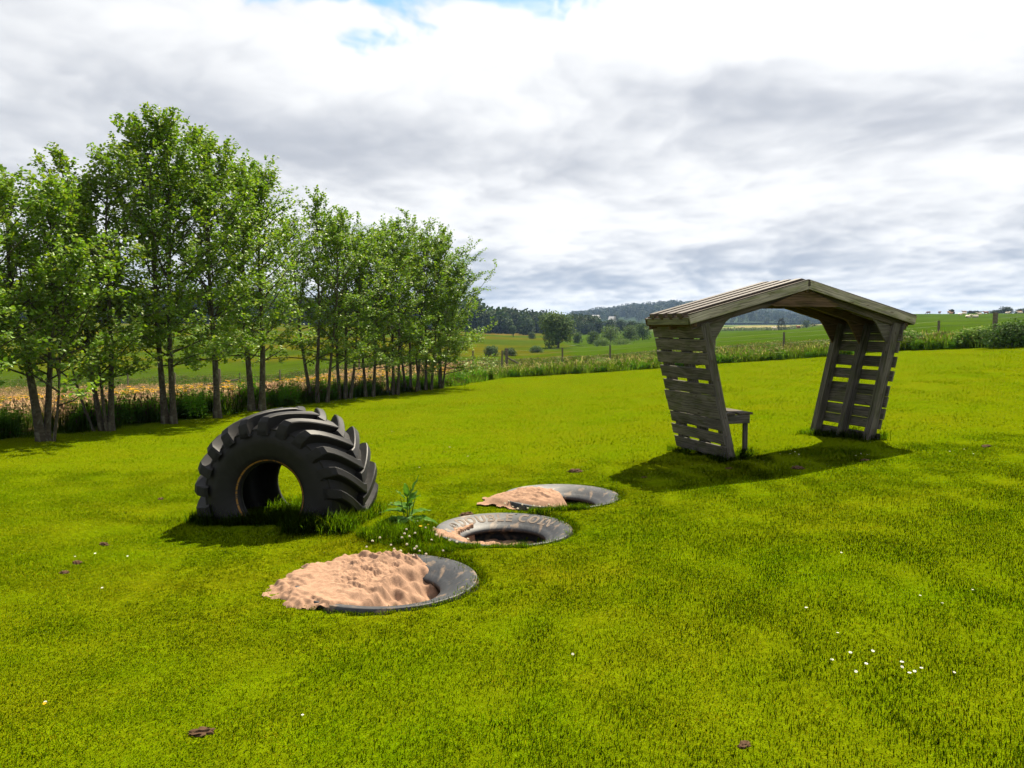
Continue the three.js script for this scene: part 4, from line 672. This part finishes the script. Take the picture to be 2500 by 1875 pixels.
// ------------------------------------------------------------------ woods and far hills
{
  const crowns = [301, 302, 303].map((sd, k) => leafCrown([[0, 5.6, 0, 3.2, 4.2, 3.2], [1.5, 4.2, 0.6, 2.4, 3.0, 2.4], [-1.5, 4.0, -0.5, 2.4, 3.2, 2.4], [0.2, 2.4, 1, 2.6, 2.2, 2.6]].map((l, i) => l.map((v) => v * (1 + 0.12 * Math.sin(sd + i * 3)))), 520, 1.15, [0.9 + 0.1 * k, 1, 0.9], sd));
  const r = rng(310), lists = crowns.map(() => []);
  const plant = (px, d, sc, c) => { const p = at(px, d), k = 0.75 + 0.5 * r(); lists[Math.floor(r() * 3)].push([p.x, p.y - 0.5, p.z, r() * 6.283, sc * (0.85 + 0.3 * r()), c.map((v) => v * k), 0.9 + 0.25 * r()]); };
  for (let k = 0; k < 430; k++) { const px = -500 + 1790 * r(), d = 345 + 90 * r(); plant(px, d, px > 1150 ? lerp(1.30, 0.95, (px - 1150) / 140) : 1.3, r() < 0.3 ? [0.055, 0.085, 0.028] : [0.032, 0.058, 0.018]); }
  for (let k = 0; k < 150; k++) { const px = 1230 + 230 * r(), d = 400 + 90 * r(); plant(px, d, lerp(1.15, 0.8, (px - 1230) / 230), r() < 0.3 ? [0.05, 0.08, 0.028] : [0.028, 0.05, 0.018]); }
  for (let k = 0; k < 60; k++) plant(1600 + 430 * r(), 1080 + 120 * r(), 0.9, [0.06, 0.085, 0.04]);
  lists.forEach((l, i) => tag(copies('far_wood', crowns[i], farLeafMat, l), ['dark green wood on the rise beyond the valley meadow', 'mixed green wood across the valley behind the alders', 'leafy wood along the foot of the far hills'][i], 'wood', null, 'stuff'));
  // hills with plantation forest
  const fir = (() => { const g = new Geo(), q = rng(320); for (let k = 0; k < 70; k++) { const f = q(), a = q() * 6.283, rad = 2.4 * (1 - f) * (0.5 + 0.5 * q()); leaf(g, V(Math.cos(a) * rad, 11 * (0.05 + 0.95 * f), Math.sin(a) * rad), V(Math.cos(a), -0.2, Math.sin(a)).normalize(), V(0, 1, 0.1), 2.2, 1.7, [1, 1, 1].map((v) => v * (0.75 + 0.5 * q()))); } return g.build(); })();
  const hill = (name, label, D, line, col, n, sd, back) => {
    const g = new Geo(), q = rng(sd), M = 60, K = 12, id = [], crest = (px) => { let i = 0; while (i < line.length - 2 && px > line[i + 1][0]) i++; const f = sstep(0, 1, clamp((px - line[i][0]) / (line[i + 1][0] - line[i][0]))); return EYE + (800 - lerp(line[i][1], line[i + 1][1], f)) / FOCAL * D - 9; };
    const px0 = line[0][0], px1 = line[line.length - 1][0];
    const point = (px, f) => { const d = f <= 1 ? lerp(D - back, D, f) : D + (f - 1) * back, top = crest(px), h = f <= 1 ? lerp(8, top, Math.pow(Math.sin(f * Math.PI / 2), 1.25)) : lerp(top, 0, (f - 1)); return V((px - 1250) / FOCAL * d, h + 5 * n2(px * 0.012, f * 4) * f, -d); };
    for (let j = 0; j <= K + 4; j++) { id.push([]); for (let i = 0; i <= M; i++) { const p = point(lerp(px0, px1, i / M), j / K); id[j].push(g.v(p.x, p.y, p.z, 0, 1, 0, p.x / 20, p.z / 20, col)); } }
    for (let j = 0; j < K + 4; j++) for (let i = 0; i < M; i++) g.quad(id[j][i], id[j][i + 1], id[j + 1][i + 1], id[j + 1][i]);
    const geo = g.build(); geo.computeVertexNormals();
    mesh(name, geo, new THREE.MeshPhysicalMaterial({ vertexColors: true, roughness: 1, specularIntensity: 0.05 })).userData.kind = 'structure';
    const list = []; for (let k = 0; k < n; k++) { const px = lerp(px0, px1, q()), f = k % 4 ? Math.sqrt(q()) : 0.97 + 0.05 * q(), p = point(px, f), j = 0.7 + 0.6 * q(), pale = n2b(px * 0.012, f * 3) > 0.25 && f < 0.7 ? 1.5 : 1; list.push([p.x, p.y - 1, p.z, q() * 6.283, 0.8 + 0.5 * q(), [col[0] * j * pale, col[1] * j * pale, col[2] * j], 1]); }
    tag(copies('hill_forest', fir, farLeafMat, list), label, 'forest', null, 'stuff');
  };
  hill('forest_hill', 'dark conifer forest covering the nearer far hill', 1700, [[1150, 800], [1380, 776], [1402, 767], [1480, 757], [1560, 747], [1640, 741], [1720, 741], [1800, 750], [1850, 759], [1950, 772], [2100, 800]], [0.018, 0.034, 0.015], 4200, 330, 620);
  hill('forest_hill', 'blue dark forest on the most distant hill', 2700, [[1500, 800], [1700, 765], [1800, 759], [1860, 756], [1920, 754], [2000, 760], [2100, 772], [2300, 800]], [0.018, 0.03, 0.016], 2600, 340, 700);
}
{ // farmhouses among the far trees
  const white = new THREE.MeshStandardMaterial({ color: new THREE.Color().setRGB(0.78, 0.77, 0.73), roughness: 0.9 }), slate = new THREE.MeshStandardMaterial({ color: new THREE.Color().setRGB(0.20, 0.21, 0.23), roughness: 0.8 }), dim = new THREE.MeshStandardMaterial({ color: new THREE.Color().setRGB(0.03, 0.035, 0.04), roughness: 0.3 });
  const house = (label, px, d, y, w, turn) => {
    const p = at(px, d), t = base('farmhouse', p.x, y, p.z, turn); tag(t, label, 'house');
    const body = new THREE.BoxGeometry(w, 8, 6); body.translate(0, 0, 0); mesh('wall', body, white, t);
    const sh = new THREE.Shape(); sh.moveTo(-3.4, 4); sh.lineTo(0, 6.4); sh.lineTo(3.4, 4); sh.closePath(); const g = new THREE.ExtrudeGeometry(sh, { depth: w + 0.4, bevelEnabled: false }); g.rotateY(Math.PI / 2); g.translate(-w / 2 - 0.2, 0.01, 0); mesh('roof', g, slate, t);
    for (const x of [-w * 0.3, 0, w * 0.3]) { const q = new THREE.BoxGeometry(0.9, 1.3, 0.1); q.translate(x, 2, 3.03); mesh('window', q, dim, t); }
  };
  house('white farmhouse showing above the dark trees in front of the far hill', 1453, 520, 3.2, 4.4, 0.2);
  house('small white cottage half hidden by trees beside the farmhouse', 1494, 540, 2.6, 4, -0.3);
}
{ // a bend of the stream in the valley
  const g = new Geo(), rowsOf = [];
  for (let k = 0; k <= 14; k++) { const d = 163 + 1.6 * k, c = 1398 + 11 * Math.sin(k * 0.22) + k * 1.2; rowsOf.push([-8, 8].map((w) => { const p = at(c + w * (1.1 + 0.3 * Math.sin(k)), d); return g.v(p.x, p.y + 0.18, p.z, 0, 1, 0, p.x, p.z); })); if (k) g.quad(rowsOf[k - 1][0], rowsOf[k - 1][1], rowsOf[k][1], rowsOf[k][0]); }
  const geo = g.build(); geo.computeVertexNormals();
  mesh('stream', geo, new THREE.MeshPhysicalMaterial({ color: new THREE.Color().setRGB(0.05, 0.06, 0.06), roughness: 0.12 })).userData.kind = 'structure';
}

// ------------------------------------------------------------------ cattle on the hill
{
  const cow = (graze) => {                                             // one skin: trunk, neck and head, legs, tail
    const g = new Geo();
    g.tube([V(-0.95, 1.12, 0), V(-0.9, 1.08, 0), V(-0.6, 1.02, 0), V(0, 0.95, 0), V(0.45, 0.98, 0), V(0.72, 1.05, 0), V(0.85, 1.08, 0)], [0.08, 0.26, 0.35, 0.39, 0.37, 0.28, 0.12], 12);
    g.tube(graze ? [V(0.6, 1.1, 0), V(0.95, 0.85, 0), V(1.15, 0.5, 0), V(1.3, 0.22, 0), V(1.36, 0.1, 0)] : [V(0.6, 1.1, 0), V(0.95, 1.28, 0), V(1.12, 1.36, 0), V(1.38, 1.26, 0), V(1.52, 1.2, 0)], [0.26, 0.20, 0.15, 0.12, 0.07], 10);
    for (const [x, z] of [[0.55, 0.2], [0.5, -0.2], [-0.68, 0.2], [-0.62, -0.2]]) g.tube([V(x, 0.95, z * 0.8), V(x + (x < 0 ? 0.08 : 0), 0.55, z), V(x - (x < 0 ? 0.08 : 0), 0.28, z), V(x, 0, z)], [0.16, 0.085, 0.055, 0.065], 8);
    g.tube([V(-0.92, 1.2, 0), V(-1.02, 0.9, 0), V(-1.0, 0.5, 0)], [0.035, 0.025, 0.03], 5);
    const hd = graze ? V(1.15, 0.55, 0) : V(1.1, 1.42, 0); for (const z of [-1, 1]) leaf(g, hd, V(-0.1, 0.2, z).normalize(), V(0, 1, 0), 0.2, 0.12, [1, 1, 1]);
    return g.build();
  };
  const lying = (() => { const g = new Geo(); g.tube([V(-0.95, 0.5, 0), V(-0.8, 0.45, 0), V(-0.3, 0.42, 0), V(0.4, 0.45, 0), V(0.75, 0.55, 0)], [0.1, 0.32, 0.40, 0.37, 0.2], 12); g.tube([V(0.6, 0.6, 0), V(0.9, 0.85, 0), V(1.1, 0.92, 0), V(1.38, 0.82, 0)], [0.22, 0.17, 0.15, 0.08], 9); g.tube([V(0.5, 0.2, 0.25), V(0.9, 0.08, 0.3), V(0.6, 0.07, 0.36)], [0.12, 0.07, 0.05], 7); g.tube([V(-0.6, 0.2, 0.3), V(-0.2, 0.1, 0.45), V(-0.5, 0.07, 0.5)], [0.15, 0.08, 0.05], 7); return g.build(); })();
  const shapes = { stand: cow(false), graze: cow(true), lie: lying }, hide = (r, g, b) => new THREE.MeshStandardMaterial({ color: new THREE.Color().setRGB(r, g, b), roughness: 0.9 });
  const coat = { brown: hide(0.16, 0.062, 0.03), red: hide(0.27, 0.09, 0.035), tan: hide(0.42, 0.24, 0.13), dark: hide(0.035, 0.025, 0.022), cream: hide(0.68, 0.58, 0.45) };
  const onTop = 'cattle on the skyline hill', herd = 'cattle lying on the hillside';
  for (const [px, d, pose, c, turn, label, group] of [
    [2263, 402, 'graze', 'brown', 2.2, 'brown cow grazing on the skyline, apart from the herd', null], [2290, 402, 'stand', 'brown', 0.6, 'brown cow standing on the skyline next to the lone grazing one', null], [2313, 400, 'stand', 'tan', 0.3, 'tan cow standing sideways on the skyline by the small bush', null], [2318, 375, 'lie', 'tan', 0.2, 'tan cow lying just below the skyline by the small bush', null],
    [2350, 400, 'stand', 'tan', 2.8, 'tan cow standing on the skyline next to the black cow', null], [2352, 372, 'lie', 'cream', 0.4, 'cream cow lying in front of the tan one', null], [2365, 402, 'graze', 'dark', 0.4, 'black cow grazing on the skyline', null], [2403, 335, 'stand', 'red', 3.0, 'red brown cow standing in the hillside pasture below the skyline', null],
    [2341, 330, 'lie', 'cream', 0.2, 'cream cow lying in the hillside pasture', herd], [2387, 330, 'lie', 'cream', 3.0, 'cream cow lying in the hillside pasture', herd], [2360, 240, 'lie', 'cream', 0.5, 'cream cow lying in the hillside pasture', herd], [2377, 238, 'lie', 'cream', 2.9, 'cream cow lying in the hillside pasture', herd], [2456, 330, 'lie', 'cream', 0.1, 'cream cow lying in the hillside pasture', herd],
    [2484, 372, 'stand', 'red', 0.2, 'red brown cow standing before the round skyline bush', null], [2486, 320, 'lie', 'cream', 2.6, 'cream cow lying in the hillside pasture', herd],
    [1889, 285, 'graze', 'cream', 0.4, 'cream cow grazing beside the dark conifer seen through the shelter', null], [1947, 300, 'stand', 'red', 1.9, 'red brown cow beside the hedge line seen through the shelter', null]]) {
    const p = at(px, d), m = mesh('cow', shapes[pose], coat[c]); m.position.set(p.x, p.y, p.z); m.rotation.y = turn; tag(m, label, 'cow', group ?? onTop);
  }
}

// ------------------------------------------------------------------ the leafy weed, flowers, clods
{
  const x = -0.84, z = -6.52, t = base('dock_plant', x, H(x, z) - 0.01, z), r = rng(401); t.scale.setScalar(1.08); tag(t, 'broad leaved dock weed growing between the tractor tyre and lettered tyre', 'plant');
  const green = [0.065, 0.17, 0.008], blade = (L, W, droop, wave, seed) => {
    const g = new Geo(), N = 9, q = rng(seed), id = []; for (let k = 0; k <= N; k++) { const f = k / N, w = W * Math.pow(Math.sin(Math.PI * Math.pow(f, 0.75)) + 0.04, 0.8) * 0.5, y = L * f * Math.cos(droop * f) * 0 - droop * L * f * f, rip = wave * Math.sin(k * 1.9 + seed); id.push([-1, -0.5, 0, 0.5, 1].map((s) => g.v(L * f, y + Math.abs(s) * w * 0.35 + rip * s * s, s * w, 0, 1, 0, f, s, green.map((v) => v * (0.85 + 0.3 * q()))))); if (k) for (let s = 0; s < 4; s++) g.quad(id[k - 1][s], id[k - 1][s + 1], id[k][s + 1], id[k][s]); }
    const geo = g.build(); geo.computeVertexNormals(); return geo;
  };
  const dockMat = leafMat({ specularIntensity: 0.25, transmission: 0.4 });
  for (const [dx, dz, h, ra] of [[0, 0, 0.27, 0.006], [0.02, 0.02, 0.30, 0.005], [-0.03, 0.01, 0.22, 0.005], [0.04, -0.02, 0.24, 0.005]]) mesh('stem', new Geo().tube([V(dx * 0.3, -0.03, dz * 0.3), V(dx, h * 0.6, dz), V(dx * 1.6, h, dz * 1.5)], [ra, ra * 0.8, ra * 0.5], 6, [0.12, 0.20, 0.03]).build(), grassMat, t);
  for (const [y, turn, pitch, L, W, dr] of [[0.04, 3.4, 0.30, 0.20, 0.085, 0.5], [0.06, 3.9, 0.2, 0.19, 0.08, 0.5], [0.10, 2.9, 0.35, 0.17, 0.06, 0.4], [0.05, -0.2, 0.35, 0.18, 0.07, 0.45], [0.08, 0.4, 0.45, 0.15, 0.06, 0.3], [0.06, -0.9, 0.3, 0.17, 0.07, 0.5], [0.07, 4.6, 0.3, 0.16, 0.07, 0.5], [0.14, 2.6, 0.45, 0.13, 0.045, 0.3], [0.16, 0.9, 0.9, 0.12, 0.04, 0.1], [0.20, 0.35, 1.15, 0.17, 0.035, 0.0], [0.15, 5.3, 0.7, 0.11, 0.04, 0.2], [0.20, 3.3, 0.9, 0.10, 0.03, 0.1], [0.22, 1.9, 1.1, 0.10, 0.03, 0.1], [0.24, 4.4, 1.2, 0.09, 0.025, 0.0], [0.12, 1.6, 0.5, 0.13, 0.05, 0.3], [0.03, 3.0, 0.12, 0.19, 0.09, 0.35], [0.04, 4.2, 0.25, 0.17, 0.08, 0.4], [0.05, 5.4, 0.3, 0.16, 0.075, 0.4], [0.13, 3.7, 0.6, 0.13, 0.05, 0.25], [0.17, 5.9, 0.8, 0.11, 0.04, 0.15]].entries().map(([, e]) => e)) {
    const m = mesh('leaf', blade(L * 1.15, W * 1.5, dr, 0.006, Math.round(turn * 100)), dockMat, t); m.position.set(0.01 * Math.cos(turn), y, -0.01 * Math.sin(turn)); m.rotation.set(0, turn, pitch, 'YXZ');
  }
}
{
  const petalMat = leafMat({ transmission: 0.35, specularIntensity: 0.2 });
  const flower = (name, R, n, petal, eye, h) => {                        // a ring of petals round a button on a stalk
    const t = new THREE.Group(); t.name = name; const g = new Geo();
    for (let k = 0; k < n; k++) { const a = k / n * 6.283; leaf(g, V(Math.cos(a) * R * 0.2, h, Math.sin(a) * R * 0.2), V(Math.cos(a), 0.18, Math.sin(a)).normalize(), V(0, 1, 0), R * 0.85, R * 6.4 / n, petal); }
    const m = new THREE.Mesh(g.build(), petalMat); m.name = 'petals';
    const e = new THREE.SphereGeometry(R * 0.34, 8, 5); e.scale(1, 0.55, 1); e.translate(0, h + R * 0.05, 0); const b = new THREE.Mesh(e, new THREE.MeshStandardMaterial({ color: new THREE.Color().setRGB(...eye), roughness: 0.8 })); b.name = 'flower_centre';
    const st = new THREE.Mesh(new Geo().tube([V(0, -0.02, 0), V(0, h, 0)], [0.0012, 0.001], 4, [0.10, 0.20, 0.02]).build(), grassMat); st.name = 'stalk';
    t.add(m, b, st); return t;
  };
  const cloverHead = () => { const t = new THREE.Group(); t.name = 'clover_flower'; const g = new Geo(), r = rng(411); for (let k = 0; k < 46; k++) { const cz = -0.5 + 1.5 * (k + 0.5) / 46, sr = Math.sqrt(Math.max(0, 1 - cz * cz)), a = k * 2.4, D = V(Math.cos(a) * sr, cz, Math.sin(a) * sr); leaf(g, D.clone().multiplyScalar(0.004).add(V(0, 0.085, 0)), D, V(r() - 0.5, 1, r() - 0.5), 0.0105, 0.006, cz < -0.2 ? [0.40, 0.22, 0.13] : [0.72, 0.68, 0.56]); } const m = new THREE.Mesh(g.build(), petalMat); m.name = 'flower_head'; const st = new THREE.Mesh(new Geo().tube([V(0, -0.02, 0), V(0.004, 0.04, 0), V(0, 0.082, 0)], [0.0012, 0.0011, 0.001], 4, [0.10, 0.2, 0.02]).build(), grassMat); st.name = 'stalk'; t.add(m, st); return t; };
  const kinds = { daisy: flower('daisy_flower', 0.0135, 14, [0.82, 0.82, 0.80], [0.65, 0.42, 0.02], 0.034), butter: flower('buttercup_flower', 0.012, 5, [0.80, 0.48, 0.008], [0.6, 0.4, 0.02], 0.11), clover: cloverHead() };
  const r = rng(421);
  const plant = (kind, px, py, label, category, group, lift = 0) => {     // photograph position, taken as a spot on the near lawn
    let d = EYE * FOCAL / (py - 800); for (let k = 0; k < 8; k++) { const x = (px - 1250) / FOCAL * d; d = (EYE - H(x, -d) - lift) * FOCAL / (py - 800); }
    const p = at(px, d), o = kinds[kind].clone(); o.name = numbered(kinds[kind].name); o.position.set(p.x, p.y, p.z); o.rotation.set((r() - 0.5) * 0.5 + 0.2, r() * 6.283, (r() - 0.5) * 0.5); o.scale.setScalar((kind === 'daisy' ? 0.5 : 0.62) * (0.85 + 0.4 * r())); scene.add(o); tag(o, label, category, group); o.traverse((m) => { if (m.isMesh) m.castShadow = m.receiveShadow = true; });
  };
  const K = 1.1302;
  for (const [x, y] of [[1240, 1434], [1815, 1450], [1902, 1429], [1855, 1434], [1890, 1460], [1868, 1475], [1970, 1457], [1968, 1464], [2000, 1476], [1988, 1482], [2014, 1470], [2085, 1478], [1828, 1206], [1826, 1388], [2005, 1302], [1755, 1332], [1690, 985], [1712, 984], [1705, 994], [1730, 987], [1722, 981], [1865, 984], [1855, 990], [1880, 988], [148, 1213], [190, 1208], [262, 1213], [204, 1285], [970, 970], [905, 1015], [845, 935], [1010, 990], [1300, 930], [2060, 980], [2090, 975], [2110, 985], [2120, 1290], [2055, 1320], [640, 1575], [70, 1545]]) plant('daisy', x * K, y * K, x > 1780 && y > 1400 ? 'small white daisy in the open cluster on the near mown lawn' : y < 1000 && x > 1600 ? 'small white daisy in the lawn beside the shelter shadow' : x < 300 ? 'small white daisy near the earth clods beyond the sand heap' : 'lone small white daisy dotted in the mown lawn', 'flower', x > 1780 && y > 1400 ? 'daisy cluster' : y < 1000 && x > 1600 ? 'daisies by the shelter' : x < 300 ? 'daisies by the clods' : 'lone daisies in the lawn');
  for (const [x, y] of [[877, 1180], [893, 1192], [900, 1183], [880, 1169], [866, 1170], [868, 1162], [930, 1170], [905, 1196], [845, 1181], [850, 1190], [862, 1196], [820, 1165], [888, 1205], [918, 1200], [955, 1190], [985, 1175], [940, 1160], [970, 1168], [1010, 1172], [960, 1150], [938, 1145], [985, 1150], [800, 1176], [790, 1183], [895, 1152], [903, 1130], [915, 1142], [875, 1148]]) plant('clover', x * K, y * K - 8, 'cream white clover head in the long grass between the sunken tyres', 'flower', 'clover heads by the sunken tyres', 0.08);
  for (const [x, y] of [[1108, 1092], [1120, 1098], [1140, 1096], [1150, 1090], [1165, 1094], [1186, 1088], [1200, 1086], [1128, 1088], [1100, 1080], [1090, 1086]]) plant('clover', x * K, y * K, 'white clover head before the sunken tyre near the shelter', 'flower', 'clover heads before the third sunken tyre', 0.08);
  for (const [x, y] of [[920, 1127], [909, 1129], [905, 1134], [683, 1125], [690, 1122], [678, 1127]]) plant('butter', x * K, y * K, x < 800 ? 'yellow buttercup in the long grass at the tractor tyre' : 'yellow buttercup beside the dock weed', 'flower', x < 800 ? 'buttercups at the tractor tyre' : 'buttercups beside the dock weed', 0.10);
  plant('butter', 72 * K, 1550 * K, 'single low yellow buttercup in the open lawn', 'flower', null, 0.03);
  // clods of earth thrown up on the lawn
  const soil = new THREE.MeshPhysicalMaterial({ map: sandTex, color: new THREE.Color().setRGB(0.28, 0.27, 0.24), roughness: 1, specularIntensity: 0.1 });
  for (const [x, y, s] of [[415, 1612, 0.050], [1730, 1015, 0.075], [1876, 998, 0.055], [1244, 1022, 0.085], [210, 1184, 0.045], [150, 1225, 0.045], [122, 1247, 0.040], [338, 1083, 0.04], [1006, 1118, 0.07], [2140, 967, 0.06], [1625, 1640, 0.03], [1580, 1015, 0.04], [1395, 1035, 0.035]]) {
    let d = EYE * FOCAL / (y * K - 800); for (let k = 0; k < 8; k++) { const X = (x * K - 1250) / FOCAL * d; d = (EYE - H(X, -d)) * FOCAL / (y * K - 800); }
    const p = at(x * K, d), g = new THREE.IcosahedronGeometry(1, 3), q = g.attributes.position; for (let k = 0; k < q.count; k++) { const a = q.getX(k), b = q.getY(k), c = q.getZ(k), f = 1 + 0.35 * n3(a * 2 + x, b * 2, c * 2) + 0.18 * n3(a * 6, b * 6 + y, c * 6); q.setXYZ(k, a * f * s * 0.95, b * f * s * 0.34 + 0.004, c * f * s * 0.65); } g.computeVertexNormals();
    const m = mesh('earth_clod', g, soil); m.position.set(p.x, p.y, p.z); m.rotation.y = x; tag(m, 'brown clod of earth lying on the mown lawn', 'clod', 'earth clods on the lawn');
  }
}
renderer.render(scene, camera);
